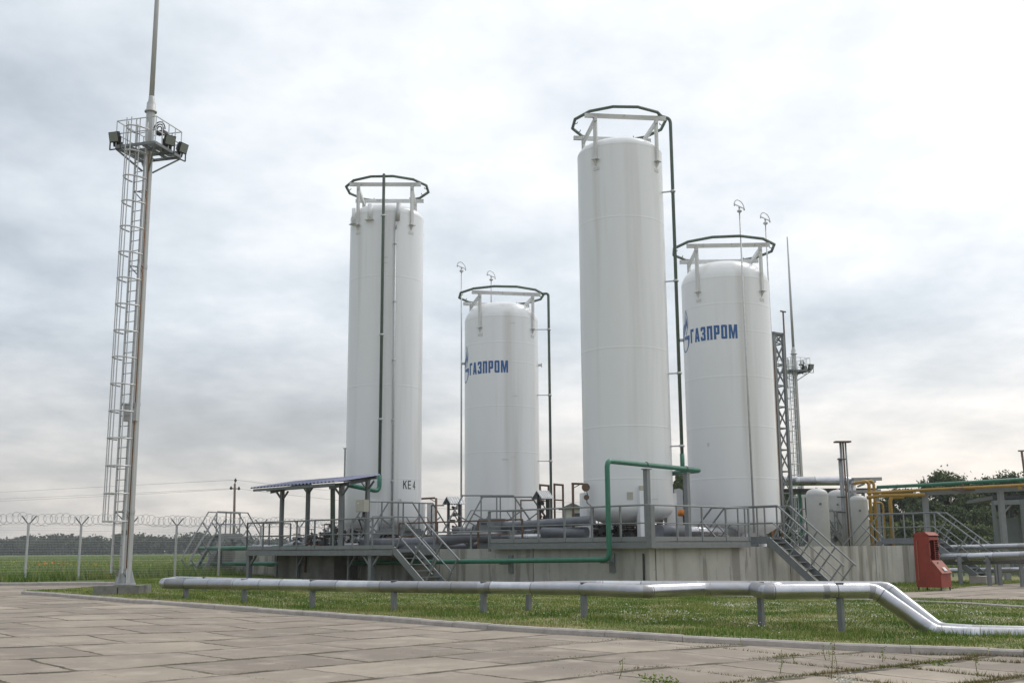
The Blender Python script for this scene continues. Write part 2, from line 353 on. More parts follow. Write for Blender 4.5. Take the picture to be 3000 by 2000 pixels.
def elbow(pts, r=.3, n=5):
    """polyline with its corners rounded"""
    pts = [Vector(p) for p in pts]; out = [pts[0]]
    for i in range(1, len(pts) - 1):
        a, b, c = pts[i - 1], pts[i], pts[i + 1]; d1 = (a - b); d2 = (c - b); k = min(r, d1.length * .45, d2.length * .45)
        p, q = b + d1.normalized() * k, b + d2.normalized() * k
        for j in range(n + 1): t = j / n; out.append(p * (1 - t) ** 2 + b * 2 * t * (1 - t) + q * t ** 2)
    out.append(pts[-1]); return out
def offset_path(path, h):
    """path lies in one vertical plane: shift it by h square to itself, mitred"""
    path = [Vector(p) for p in path]; hd = (path[-1] - path[0]); hd.z = 0; hd.normalize()
    p2 = [((p - path[0]).dot(hd), p.z) for p in path]; nor = []
    for (x1, z1), (x2, z2) in zip(p2, p2[1:]):
        l = math.hypot(x2 - x1, z2 - z1); nor.append((-(z2 - z1) / l, (x2 - x1) / l))
    res = []
    for i, p in enumerate(path):
        if i == 0: nx, nz_ = nor[0]
        elif i == len(path) - 1: nx, nz_ = nor[-1]
        else:
            a, b = nor[i - 1], nor[i]; sx, sz = a[0] + b[0], a[1] + b[1]; k = 2 / (sx * sx + sz * sz) ; nx, nz_ = sx * k, sz * k
        res.append(p + hd * (nx * h) + UP * (nz_ * h))
    return res, nor, hd
def stile(name, loc, path, W, label, cat='stairs', h=1.15, group=None, mt='grey_steel', rail='mid_steel', post=1.1, sides=(0, 1), strw=.25):
    t = thing(name, loc, label, cat, group); W = Vector(W); path = [Vector(p) for p in path]
    top, nor, hd = offset_path(path, h); mid, _, _ = offset_path(path, h * .5)
    for sd_ in (0, 1):
        o = W * sd_
        for a, b in zip(path, path[1:]):
            MB().bar(a + o, b + o, .05, strw).build('stringer', mt, t)
        if sd_ in sides:
            MB().tube([p + o for p in top], .032, 6, smooth=False).build('top_rail', rail, t)
            MB().tube([p + o for p in mid], .022, 6, smooth=False).build('mid_rail', rail, t)
            for i, (a, b) in enumerate(zip(path, path[1:])):
                L_ = (b - a).length; k = max(1, round(L_ / post)); nx, nz_ = nor[i]
                for j in range(k + 1):
                    if abs(nx) > .05 and k > 1 and (j == 0 or j == k) and False: continue
                    q = a.lerp(b, (j + .12) / (k + .24)); MB().bar(q + o, q + o + (hd * nx + UP * nz_) * h, .045, .045, up=hd if abs(nx) < .05 else UP).build('railing_post', rail, t)
    for i, (a, b) in enumerate(zip(path, path[1:])):
        if abs(nor[i][0]) < .05:
            MB().box(a + UP * .03, b - a, W, UP * .035).build('landing_plate', mt, t)
        else:
            k = max(2, round(abs(b.z - a.z) / .22))
            for j in range(k):
                q = a.lerp(b, (j + .5) / k); MB().box(q - hd * .12, hd * .24, W, UP * .03).build('tread', mt, t)
    return t
def railing(t, pts, h=1.12, mt='mid_steel', toe=True, sp=1.25, posts=True, r=.032, mids=(.5,)):
    pts = [Vector(p) for p in pts]
    MB().tube([p + UP * h for p in pts], r, 6, smooth=False).build('top_rail', mt, t)
    for k in mids: MB().tube([p + UP * h * k for p in pts], .022, 6, smooth=False).build('mid_rail', mt, t)
    if toe:
        for a, b in zip(pts, pts[1:]): MB().bar(a + UP * .07, b + UP * .07, .012, .14).build('toe_board', mt, t)
    if posts:
        for a, b in zip(pts, pts[1:]):
            k = max(1, round((b - a).length / sp))
            for j in range(k + 1):
                q = a.lerp(b, j / k); MB().bar(q, q + UP * h, .055, .055, up=(b - a)).build('railing_post', mt, t)
def clad(pts, r, mt='aluminium', step=.75, name='pipe_jacket', parent=None, bands=True):
    """sheet-metal jacketed pipe: overlapping sleeves with a bead at each joint"""
    pts = [Vector(p) for p in pts]; b_ = MB(); path = [pts[0]]
    for a, b in zip(pts, pts[1:]):
        L_ = (b - a).length; k = max(1, int(L_ / step))
        cuts = sorted(((j + random.uniform(-.28, .28)) / k if j < k else 1.0) for j in range(1, k + 1))
        for j in cuts: path.append(a.lerp(b, j))
    rr = []; pp = []
    for i, p in enumerate(path):
        pp.append(p); rr.append(r * (1 + random.uniform(-.012, .012)))
    b_.tube(pp, rr, 20)
    f0 = len(b_.f); sleeve = [random.random() for _ in pp]
    if bands:
        for i in range(1, len(path) - 1):
            d = (path[i + 1] - path[i]).normalized(); q = path[i] + d * random.uniform(-.05, .05)
            if (path[i + 1] - path[i]).length < .25: continue
            b_.tube([q - d * .010, q - d * .004, q + d * .004, q + d * .010], [r * 1.0, r * 1.03, r * 1.03, r * 1.0], 20, caps=False)
    o = b_.build(name, mt, parent)
    if bands and len(b_.f) > f0:
        o.data.materials.append(MATS['dark_seam'])
        for k in range(f0, len(b_.f)): o.data.polygons[k].material_index = 1
    if mt == 'aluminium' and bands:
        o.data.materials.append(MATS['aluminium_dull']); o.data.materials.append(MATS['aluminium_bright'])
        for i in range(len(pp) - 1):
            mi = 2 if sleeve[i] < .34 else (3 if sleeve[i] > .72 else 0)
            for j in range(20): o.data.polygons[i * 20 + j].material_index = mi
    return o

# ================================================================ the setting
def sheet(poly, dz, cuts=True, sub=1.0):
    bm = bmesh.new(); vs = [bm.verts.new((p[0], p[1], 0)) for p in poly]; bm.faces.new(vs)
    xs = [g for g in GX[1:-1]]; x0, x1 = min(p[0] for p in poly), max(p[0] for p in poly)
    for x in xs:
        if x0 < x < x1: bmesh.ops.bisect_plane(bm, geom=bm.verts[:] + bm.edges[:] + bm.faces[:], plane_co=(x, 0, 0), plane_no=(1, 0, 0))
    for v_ in bm.verts: v_.co.z = gz(v_.co.x) + dz
    for f_ in bm.faces:
        if f_.normal.z < 0: f_.normal_flip()
    bm.normal_update()
    for f_ in bm.faces:
        if f_.normal.z < 0: f_.normal_flip()
    return bm
def link_bm(bm, name, mt, **kw):
    me = bpy.data.meshes.new(name); bm.to_mesh(me); bm.free(); o = bpy.data.objects.new(name, me); S.collection.objects.link(o); me.materials.append(MATS[mt]); tag(o, **kw); return o
g_ = MB(); ys = [-60, 1500]
g_.v = [(x, y, gz(x)) for x in [-1200] + GX[1:-1] + [1200] for y in ys]
for i in range(len(GX) - 1): g_.f.append((2 * i, 2 * i + 2, 2 * i + 3, 2 * i + 1)); g_.sm.append(False)
g_.build('ground', 'field_soil', kind='structure')
KERB = [(62, 1741), (213, 1752), (391, 1768), (629, 1785), (884, 1803), (1000, 1811.6), (1140, 1822), (1429, 1845.6), (1595, 1857), (1772, 1867), (2000, 1881.5), (2170, 1890), (2446, 1905), (2897, 1921), (3000, 1925.5), (3500, 1947)]
kerbw = [G(*p) for p in KERB]; kxy = [(p.x, p.y) for p in kerbw]
tip = G(62, 1733); e1 = G(334, 1715)
BK = [(-700, 1718), (0, 1715), (334, 1714)]
bk = [G(*p) for p in BK]
slab = [(p.x, p.y) for p in bk] + [(e1.x, e1.y), (tip.x, tip.y)] + kxy + [(40, -8), (-45, -8), (-60, 30)]
link_bm(sheet(slab, .012), 'pavement', 'slab_concrete', kind='structure')
# lawn: between the front kerb and the bund wall
lawn = [(p.x, p.y) for p in [G(64, 1733)]] + [(x + .02, y + .06) for x, y in kxy[1:]] + [(60, 30), (60, 58), (20, 60), (-18, 62), (-19.5, 52), (bk[2].x, bk[2].y + .3)] + [(e1.x, e1.y)]
link_bm(sheet(lawn, .004), 'lawn', 'lawn_soil', kind='structure')
# side road on the right, behind the lawn
rp = [(2060, 1739), (2300, 1744), (2600, 1751), (3000, 1757), (3700, 1768)]; rq = [(3700, 1700), (3000, 1708), (2860, 1716), (2725, 1733), (2600, 1737), (2300, 1735), (2060, 1732)]
road = [(G(*p).x, G(*p).y) for p in rp + rq]
link_bm(sheet(road, .016), 'road', 'slab_concrete', kind='structure')
def kerb(pts, name, hgt=.105, wd=.15, step=1.0, mt='kerb_concrete', side=1, h0=0):
    pts = [Vector(p) for p in pts]; b_ = MB()
    for a, b in zip(pts, pts[1:]):
        L_ = (b - a).length; k = max(1, round(L_ / step)); d = (b - a).normalized(); n_ = Vector((-d.y, d.x, 0)) * side
        for j in range(k):
            p, q = a.lerp(b, j / k) + d * .004, a.lerp(b, (j + 1) / k) - d * .004; jz = random.uniform(-.008, .008); jn = random.uniform(-.01, .01)
            p = p + UP * (jz - .05) + n_ * jn; q = q + UP * (jz - .05) + n_ * jn; H = hgt + .05 + h0; c = .025
            A = [p, p + n_ * wd, p + n_ * wd + UP * (H - .01), p + n_ * (wd - c) + UP * H, p + n_ * c + UP * H, p + UP * (H - c)]
            b_.ext(A, q - p)
    return b_.build(name, mt, kind='structure')
kerb(kerbw, 'kerb'); kerb([p for p in bk], 'kerb', side=1, hgt=.12, step=1.6)
kerb([G(*p) for p in [(2076, 1746), (2300, 1752), (2600, 1760), (2800, 1768), (3000, 1780), (3400, 1800)]], 'kerb', hgt=.06, step=1.5)

# ================================================================ bund wall and the block beside it
WL, WR = 26.9, 19.6
def bund():
    t = thing('bund_wall', F(0, 0, -.1), 'long stained grey concrete wall enclosing the tank yard', 'wall')
    def panel(p, q, th, n_):    # p->q along the wall, n_ inward
        d = (q - p); z0 = min(gz(p.x), gz(q.x)) - .3
        return MB().box(Vector((p.x, p.y, z0)), d, n_ * th, UP * (1.3 - z0)).build('wall_panel', 'bund_concrete', t)
    js = [WL, 20.2, 14.9, 10.0, 5.1, 0.012]
    for a, b in zip(js, js[1:]): panel(F(a - .02, 0, 0), F(b + .02, 0, 0), .3, VX)
    q = (FR(2315, 1650).xy - Q(0, 0, 0).xy).dot(VX.xy); q2 = (FR(2567, 1650).xy - Q(0, 0, 0).xy).dot(VX.xy)
    js = [.30, q, q2, WR]
    for a, b in zip(js, js[1:]): panel(Q(a + .02, 0, 0), Q(b - .02, 0, 0), .3, AX)
    panel(Q(WR, -.3, 0), Q(WR, -26, 0), .3, -VX); panel(F(WL, -.3, 0), F(WL, -19, 0), .3, -AX)
    b = MB()    # dark recess behind each joint
    for z in js[1:-1]: b.box(Q(z - .04, -.05, -.3), VX * .08, AX * .2, UP * 1.55)
    b.box(F(.14, -.02, -.3), -AX * .1, VX * .1, UP * 1.5)
    b.build('joint_filler', 'dark_metal', t)
    MB().box(F(WL - .32, -.32, .15), -AX * (WL - .7), VX * 18, UP * .12).build('yard_floor', 'old_concrete', t)
    return t
bund()
MB().box(F(19.0, 1.2, -.2), -AX * 4.0, VX * 1.18, UP * 1.38).build('pump_pit', 'shaded_concrete', label='squat concrete block projecting from the wall under the canopy deck', cat='concrete block')
# thin metal cable channel climbing the wall corner
cc = FL(1884, 1650, .03)
MB().box(Vector((cc.x, cc.y, gz(cc.x) - .1)), -AX * .06, -VX * .03, UP * 1.4).build('cable_channel', 'dark_metal', loc=cc, label='thin black cable channel running down the wall below the front railing corner', cat='cable channel')

# ================================================================ storage tanks
def dir_az(c, deg):
    """unit vector round tank c; 0 = towards the camera, + = to the right seen from the camera"""
    d = Vector((-c.x, -c.y, 0)).normalized(); a = R(deg); return Vector((d.x * math.cos(a) - d.y * math.sin(a), d.x * math.sin(a) + d.y * math.cos(a), 0))
def wrap_shapes(shapes, c, rad, z0, az0, name, mt, parent):
    """flat shapes in metres (u to the right, v up) laid on the round shell; az0 = angle of u = 0"""
    bmf = bmesh.new()
    for spl in shapes:
        cu = bpy.data.curves.new('tmp', 'CURVE'); cu.dimensions = '2D'; cu.fill_mode = 'BOTH'
        for poly in spl:
            sp_ = cu.splines.new('POLY'); sp_.points.add(len(poly) - 1)
            for i, (a, b) in enumerate(poly): sp_.points[i].co = (a, b, 0, 1)
            sp_.use_cyclic_u = True
        ob = bpy.data.objects.new('tmp', cu); me = bpy.data.meshes.new_from_object(ob); bmf.from_mesh(me)
        bpy.data.objects.remove(ob); bpy.data.curves.remove(cu); bpy.data.meshes.remove(me)
    xs = [v_.co.x for v_ in bmf.verts]; x = min(xs) + .06
    while x < max(xs):
        bmesh.ops.bisect_plane(bmf, geom=bmf.verts[:] + bmf.edges[:] + bmf.faces[:], plane_co=(x, 0, 0), plane_no=(1, 0, 0)); x += .06
    vs = []
    for v_ in bmf.verts:
        d = dir_az(c, az0 + math.degrees(v_.co.x / rad)); vs.append(Vector((c.x, c.y, z0 + v_.co.y)) + d * (rad + .006))
    b = MB(); fs = []
    for f_ in bmf.faces:
        ids = [q.index for q in f_.verts]
        if (vs[ids[1]] - vs[ids[0]]).cross(vs[ids[2]] - vs[ids[0]]).dot(vs[ids[0]] - Vector((c.x, c.y, vs[ids[0]].z))) < 0: ids.reverse()
        fs.append(tuple(ids))
    b.add(vs, fs); bmf.free(); return b.build(name, mt, parent)
GL = {
 'Г': (.42, [[[(0, 0), (.2, 0), (.2, .8), (.42, .8), (.42, 1), (0, 1)]]]),
 'А': (.52, [[[(0, 0), (.15, 1), (.37, 1), (.52, 0), (.32, 0), (.30, .19), (.22, .19), (.20, 0)], [(.235, .36), (.285, .36), (.26, .70)]]]),
 'З': (.46, [[[(0, .30), (0, .08), (.06, 0), (.40, 0), (.46, .08), (.46, .44), (.40, .5), (.46, .56), (.46, .92), (.40, 1), (.06, 1), (0, .92), (0, .7), (.18, .7), (.18, .82), (.27, .82), (.27, .59), (.14, .59), (.14, .42), (.27, .42), (.27, .17), (.18, .17), (.18, .30)]]]),
 'П': (.47, [[[(0, 0), (.19, 0), (.19, .81), (.28, .81), (.28, 0), (.47, 0), (.47, 1), (0, 1)]]]),
 'Р': (.47, [[[(0, 0), (.19, 0), (.19, .33), (.41, .33), (.47, .40), (.47, .93), (.41, 1), (0, 1)], [(.19, .5), (.28, .5), (.28, .83), (.19, .83)]]]),
 'О': (.48, [[[(.06, 0), (.42, 0), (.48, .07), (.48, .93), (.42, 1), (.06, 1), (0, .93), (0, .07)], [(.19, .16), (.29, .16), (.29, .84), (.19, .84)]]]),
 'М': (.68, [[[(0, 0), (.17, 0), (.17, .58), (.27, 0), (.41, 0), (.51, .58), (.51, 0), (.68, 0), (.68, 1), (.44, 1), (.34, .42), (.24, 1), (0, 1)]]]),
 'K': (.60, [[[(0, 0), (.13, 0), (.13, .40), (.22, .52), (.44, 0), (.60, 0), (.32, .63), (.58, 1), (.42, 1), (.13, .60), (.13, 1), (0, 1)]]]),
 'E': (.55, [[[(0, 0), (.55, 0), (.55, .12), (.14, .12), (.14, .45), (.50, .45), (.50, .57), (.14, .57), (.14, .88), (.54, .88), (.54, 1), (0, 1)]]]),
 '4': (.55, [[[(.32, 0), (.45, 0), (.45, .24), (.55, .24), (.55, .36), (.45, .36), (.45, 1), (.33, 1), (0, .35), (0, .24), (.32, .24)], [(.13, .36), (.32, .36), (.32, .74)]]]),
 '1': (.3, [[[(.17, 0), (.3, 0), (.3, 1), (.2, 1), (0, .8), (0, .68), (.17, .78)]]]),
 '3': (.5, [[[(0, .26), (.05, .08), (.16, 0), (.34, 0), (.46, .08), (.5, .26), (.47, .42), (.38, .52), (.46, .62), (.47, .8), (.4, .94), (.3, 1), (.16, 1), (.05, .92), (.01, .76), (.13, .74), (.17, .86), (.26, .89), (.33, .82), (.34, .68), (.28, .58), (.18, .57), (.18, .46), (.28, .45), (.36, .36), (.36, .2), (.28, .11), (.2, .12), (.14, .19), (.13, .28)]]]),
}
def word(s, h, gap, u=0.0, v=0.0, sx=1.0):
    res = []
    for ch in s:
        if ch == ' ': u += .4 * h; continue
        wd, sh = GL[ch]
        for polys in sh: res.append([[(u + a * h * sx, v + b * h) for a, b in p] for p in polys])
        u += wd * h * sx + gap
    return res, u
def emblem(k):
    """flame over a G, about 1.03 x 1.75 m at k = 1"""
    def arc(cx, cy, rx, ry, a0, a1, n=26): return [(cx + rx * math.cos(R(a0 + (a1 - a0) * i / n)), cy + ry * math.sin(R(a0 + (a1 - a0) * i / n))) for i in range(n + 1)]
    g1 = arc(.50, .585, .50, .585, 88, 362) + [(1.0, .655), (.40, .655), (.40, .52)] + [(.56, .52), (.70, .50)] + arc(.53, .47, .33, .42, 2, -170, 20) + [(.27, .60), (.36, .70), (.48, .76)]
    lens = lambda cx, y0, y1, hw, n=16: [(cx + hw * math.sin(PI * i / n) ** 1.15, y0 + (y1 - y0) * (i / n)) for i in range(n + 1)] + [(cx - hw * math.sin(PI * i / n) ** 1.15, y0 + (y1 - y0) * (i / n)) for i in range(n - 1, 0, -1)]
    l1, l2 = lens(.70, .66, 1.75, .20), lens(.70, .72, 1.66, .165)
    fl = [(.58, .92), (.57, 1.08), (.60, 1.22), (.66, 1.36), (.70, 1.50), (.75, 1.36), (.81, 1.2), (.83, 1.06), (.81, .90), (.77, .98), (.72, 1.10), (.66, .98), (.61, .86)]
    sc = lambda p: [(a * k, b * k) for a, b in p]
    return [[sc(g1)], [sc(l1), sc(l2)], [sc(fl)]]
TANK = {}
def tank(key, label, cx, cyb, Y, dia, sh_px, seams, rot, ring_z_px, ringd, bars=12, ringoff=0, head=.30, legs='tall', bot=1.05, legaz=18):
    c = at(cx, cyb, Y); c.z = 0; rad = dia / 2
    zs = at(sh_px[0], sh_px[1], Y).z             # shoulder height read at the silhouette
    t = thing('storage_tank', (c.x, c.y, .27), label, 'storage tank', 'white cryogenic storage tanks'); TANK[key] = (t, c, rad, zs)
    hh = dia * head; n = 10
    zb = bot
    prof = [(max(.001, rad * math.sin(R(90 * i / n))), zb - dia * .2 * math.cos(R(90 * i / n)) + 0) for i in range(n + 1)]
    zc = zb
    for sy in sorted(seams, key=lambda q: -q):
        z = at(cx, sy, Y - rad).z
        if z <= zc + .2 or z >= zs - .1: continue
        prof += [(rad, z - .06), (rad, z - .02), (rad + .0035, z - .008), (rad + .0035, z + .008), (rad, z + .02), (rad, z + .06)]; zc = z
    prof += [(rad, zs - .10), (rad, zs - .04), (rad + .005, zs - .02), (rad + .005, zs - .01), (rad, zs)]
    for i in range(1, n * 2 + 1):
        a = R(90 * i / (n * 2)); q = .62
        prof.append((max(.001, rad * math.cos(a) ** q), zs + hh * math.sin(a) ** 1.15))
    MB().lathe(prof, (c.x, c.y, 0), 96).build('tank_shell', 'white_paint', t)
    # crown: four posts on brackets, four beams, twelve-sided spray ring
    zr = at(ring_z_px[0], ring_z_px[1], Y).z; rr = ringd / 2
    cs = [dir_az(c, rot + 45 + 90 * k) for k in range(4)]; prd = rad + .04; cc_ = Vector((c.x, c.y, 0))
    posts = [cc_ + d * prd for d in cs]
    for p, d in zip(posts, cs):
        MB().bar(p + UP * (zs - .55), p + UP * (zr - .10), .14, .09, up=d).build('crown_post', 'white_steel', t)
        b = MB().box(p + UP * (zs - .58) - d * .1 - d.cross(UP) * .14, d.cross(UP) * .28, d * .22, UP * .02)
        b.ext([p - d * .09 + UP * (zs - .58), p + d * .13 + UP * (zs - .58), p - d * .05 + UP * (zs - .84)], d.cross(UP) * .03)
        br = b.build('bracket', 'white_steel', t)
        MB().box(p + UP * (zs - .98) - d * .05 - d.cross(UP) * .13, d.cross(UP) * .26, d * .025, UP * .12).build('bracket_pad', 'white_steel', br)
    for k in range(4):
        a, b = posts[k], posts[(k + 1) % 4]; d = (b - a).normalized(); zz = zr - .17 if k % 2 else zr - .34
        e_ = .40 if k % 2 else .15
        MB().bar(a - d * e_ + UP * zz, b + d * e_ + UP * zz, .10, .16).build('crown_beam', 'white_steel', t)
    ang = [rot + ringoff + 360 * k / bars for k in range(bars)]
    rp_ = [cc_ + dir_az(c, a) * rr + UP * zr for a in ang]
    MB().tube(rp_, .062, 8, closed=True, smooth=False).build('spray_ring', 'dull_green', t)
    for k, p in enumerate(rp_):
        b = MB(); q = p.lerp(rp_[(k + 1) % bars], .5); d = (cc_ - q); d.z = 0; d.normalize(); b.tube([q - UP * .02 + d * .04, q + d * .13 + UP * .02, q + d * .15 + UP * .08], .017, 5); b.build('spray_nozzle', 'dull_green', t)
    for k in range(4):
        d = dir_az(c, legaz + 90 * k)
        if legs == 'tall':
            p = cc_ + d * (rad + .10); x = d.cross(UP)
            MB().box(p - d * .32 - x * .17 + UP * .25, x * .34, d * .40, UP * (3.3 - .25)).build('leg', 'white_paint', t)
        else:
            p = cc_ + d * (rad * .62); MB().cyl(p + UP * .25, p + UP * (bot - .35), .16, n=16).build('leg', 'white_paint', t)
    return t, c, rad, zs, zr
t3 = tank('front', 'tall white tank with no lettering, the nearest and tallest of the four', 1842, 1500, 41.9, 3.33, (1691, 462), [632, 1015, 1246, 1400], 13, (1672, 366), 3.72, ringoff=11, bot=2.75, head=.15)
t1 = tank('left', 'tall white tank marked KE4, leftmost of the four', 1122.5, 1500, 49.5, 3.36, (1027, 648), [800, 806, 1126, 1400], -5, (1013, 556), 3.84, ringoff=12, bot=2.6, head=.17, legaz=76)
t4 = tank('right', 'short white tank with blue lettering, rightmost of the four tanks', 2152, 1500, 46.3, 3.68, (1992, 838), [886, 967, 1100, 1247, 1399], 9, (1975, 733), 4.35, ringoff=10, head=.25, legs='short', bot=2.35)
t2 = tank('mid', 'short white tank with blue lettering behind the two tall tanks', 1472, 1500, 55.0, 3.70, (1361, 945), [1000, 1058, 1187, 1322, 1454], 11, (1345, 868), 4.35, ringoff=10, head=.25, legs='short', bot=2.35)

def brand(T, px_r, py_top, py_bot, left_px):
    t, c, rad, zs, zr = T
    # right end of the word from the photo: angle from its offset to the axis
    Pd = dir_az(c, 0) * rad + c
    def solve(px, py):
        best = None
        for i in range(-900, 400):
            a = i / 10; p = c + dir_az(c, a) * rad
            q = at(px, py, p.y); e_ = abs(q.x - p.x)
            if best is None or e_ < best[0]: best = (e_, a, q.z)
        return best[1], best[2]
    ar, zb_ = solve(px_r, py_bot); _, zt = solve(px_r, py_top); h = (zt - zb_) * 1.08
    al, _ = solve(left_px, py_bot + 8)
    tot = R(ar - al) * rad
    gap = h * .105; _, wn_ = word('ГАЗПРОМ', h, gap); wn_ -= gap; sx = (tot - 6 * gap) / (wn_ - 6 * gap)
    shp, _ = word('ГАЗПРОМ', h, gap, sx=sx)
    wrap_shapes(shp, c, rad, zb_, al, 'lettering', 'logo_blue', t)
    k = h / .56; ew = .87 * k
    wrap_shapes([[[(a * .845, b) for a, b in p] for p in sh] for sh in emblem(k)], c, rad, zb_ - .30 * k, al - math.degrees((ew + .05) / rad), 'emblem', 'logo_blue', t)
brand(t4, 2161, 953, 991, 2024)
brand(t2, 1488.5, 1058, 1091, 1376.5)
sh, _ = word('KE', .36, .05, sx=.92); sh4, _ = word('4', .36, .05, u=.36 * 1.15 * .92 + .17, sx=.85)
wrap_shapes(sh + sh4, t1[1], t1[2], at(1168, 1430, t1[1].y - t1[2]).z, math.degrees(math.asin((at(1169, 1430, t1[1].y - 1.6).x - t1[1].x) / t1[2])) - .5, 'lettering', 'sign_black', t1[0])

# small fittings on the shells
def on_tank(T, az, z, off=0): t, c, rad = T[:3]; return Vector((c.x, c.y, z)) + dir_az(c, az) * (rad + off)
for az in (-27, -62, 118):    # lifting lugs of the left tank
    p = on_tank(t1, az, t1[3] - .45); d = dir_az(t1[1], az)
    MB().cyl(p + UP * .1, p + UP * .75, .12, n=14).build('lifting_lug', 'white_paint', t1[0]); MB().box(p - d * .1 - d.cross(UP) * .19, d.cross(UP) * .38, d * .28, UP * .03).build('bracket', 'white_steel', t1[0])
for T, az, z in ((t4, -88, t4[3] - 2.3), (t2, 88, t2[3] - 2.2), (t2, -89, t2[3] - 2.1)):
    d = dir_az(T[1], az); p = on_tank(T, az, z); MB().cyl(p, p + d * .18, .07).cyl(p + d * .14, p + d * .18, .13).build('nozzle', 'white_paint', T[0])
for T, az, z in ((t1, -3, t1[3] - 2.2), (t1, -3, t1[3] - 2.45), (t2, 17, t2[3] - .4), (t2, 20, t2[3] - 4.0), (t2, 17, 5.6), (t3, 35, 3.0)):
    d = dir_az(T[1], az); x = d.cross(UP); p = on_tank(T, az, z, -.01); MB().box(p - x * .13, x * .26, d * .02, UP * .03).build('earthing_lug', 'white_steel', T[0])
# cable conduit of the left tank
cdt = [at(1168, 601, 47.7), at(1163, 646, 47.75), at(1158, 662, 47.7)]
p = on_tank(t1, 12.5, 14); 
def run_down(T, az, ztop, zbot, r, off, name, mt, clamps=4):
    t = T[0]; pts = [on_tank(T, az, ztop, off), on_tank(T, az, zbot, off)]; MB().tube(pts, r, 8).build(name, mt, t)
    for k in range(clamps):
        b = MB(); z = ztop + (zbot - ztop) * (k + .25) / clamps; q = on_tank(T, az, z, -.02); d = dir_az(T[1], az); b.bar(q, q + d * (off + .02 + r), .04, .04); b.cyl(q + d * off - UP * .03, q + d * off + UP * .03, r * 1.7, n=8); b.build('pipe_clamp', mt, t)
run_down(t1, 12.3, t1[3] - .9, 2.2, .045, .09, 'cable_conduit', 'galvanised', 5)
q0 = on_tank(t1, 12.3, t1[3] - .9, .09); q1 = q0 + Vector((.08, 0, .45)); 
MB().tube([q0, q0 + UP * .25, q1], .05, 8).build('conduit_bend', 'galvanised', t1[0])
MB().cyl(q1 - UP * .05, q1 + Vector((.05, 0, .78)), .10, n=12).build('junction_tube', 'galvanised', t1[0])
# green vent risers
def riser(T, az_ring, pts, name='vent_riser', r=.066):
    t, c, rad, zs, zr = T
    MB().tube(elbow(pts, .22), r, 12).build(name, 'dull_green', t)
c = t3[1]; ra = t3[2]
a3 = on_tank(t3, 62, t3[4] - .05, .1); b3 = on_tank(t3, 76, 0, .42)
riser(t3, 0, [a3, Vector((b3.x, b3.y, t3[4] - .05)), Vector((b3.x, b3.y, 4.6))])
for k in (.12, .42, .72, .95):
    z = t3[4] - 1.6 - (t3[4] - 6) * k; q = Vector((b3.x, b3.y, z)); d = dir_az(c, 76); MB().bar(q + d * .1, q - d * .5, .05).cyl(q - UP * .04, q + UP * .04, .10).build('pipe_clamp', 'galvanised', t3[0])
a1 = on_tank(t1, -5, 0, .30); 
riser(t1, 0, [on_tank(t1, -5, t1[4] + .03, .22), on_tank(t1, -5, t1[4] + .04, .32), Vector((a1.x, a1.y, 4.3))])
for z in (t1[3] - .35, 10.5, 6.8):
    q = Vector((a1.x, a1.y, z)); d = dir_az(t1[1], -5); MB().bar(q, q - d * .34, .05).cyl(q - UP * .04, q + UP * .04, .10).build('pipe_clamp', 'galvanised', t1[0])
a2 = at(1607, 900, 54.4); b2 = at(1612, 1480, 54.4)
riser(t2, 0, [on_tank(t2, 76, t2[4] - .02, .28), Vector((a2.x, a2.y, t2[4] - .02)), Vector((a2.x, a2.y, .6))])
for py in (965, 1157, 1350):
    q = at(1607, py, 54.4); q.x = a2.x; d = Vector((-1, 0, 0)); MB().bar(q, q + d * .62, .04).cyl(q - UP * .04, q + UP * .04, .10).build('pipe_clamp', 'galvanised', t2[0])
# white cabinet boxes, level gauge on the front tank
def gauge(T, x_, y_, Y):
    p = at(x_, y_, Y); t = T[0]
    b = MB().cyl(p, p - Vector((0, .08, 0)), .15, n=16); q = at(x_ + 2, y_ + 38 / 1.3, Y); b.cyl(q, q - Vector((0, .06, 0)), .10, n=16)
    b.tube([p, p + UP * -.35 + Vector((.08, 0, 0)), q, at(x_ + 4, y_ + 45, Y), at(x_ + 22, y_ + 60, Y), at(x_ + 22, y_ + 85, Y)], .018, 6)
    b.build('level_gauge', 'brown_metal', t)
gauge(t3, 1716, 1427, 40.9)
p = at(1874, 1422, 40.1); MB().box(p, Vector((.20, .05, 0)), Vector((0, .12, 0)), Vector((0, 0, -.24))).box(p - UP * .27, Vector((.20, .05, 0)), Vector((0, .12, 0)), Vector((0, 0, -.24))).build('junction_box', 'beige_paint', t3[0])

for T, px, py, w_, h_, Y in ((t3, 1845, 1452, .22, .27, 40.3), (t1, 1177, 1463, .16, .10, 47.9), (t2, 1480, 1345, .3, .05, 53.2), (t4, 2060, 1300, .10, .14, 44.6)):
    q = at(px, py, Y); best = min(((on_tank(T, az / 2, q.z, .0) - q).length, az / 2) for az in range(-180, 180))[1]; d = dir_az(T[1], best); x = d.cross(UP); p = on_tank(T, best, q.z, .0)
    MB().box(p - x * w_ / 2 - UP * h_ / 2 - d * .02, x * w_, d * .035, UP * h_).build('nameplate', 'beige_paint' if T is t3 else 'white_steel', T[0])
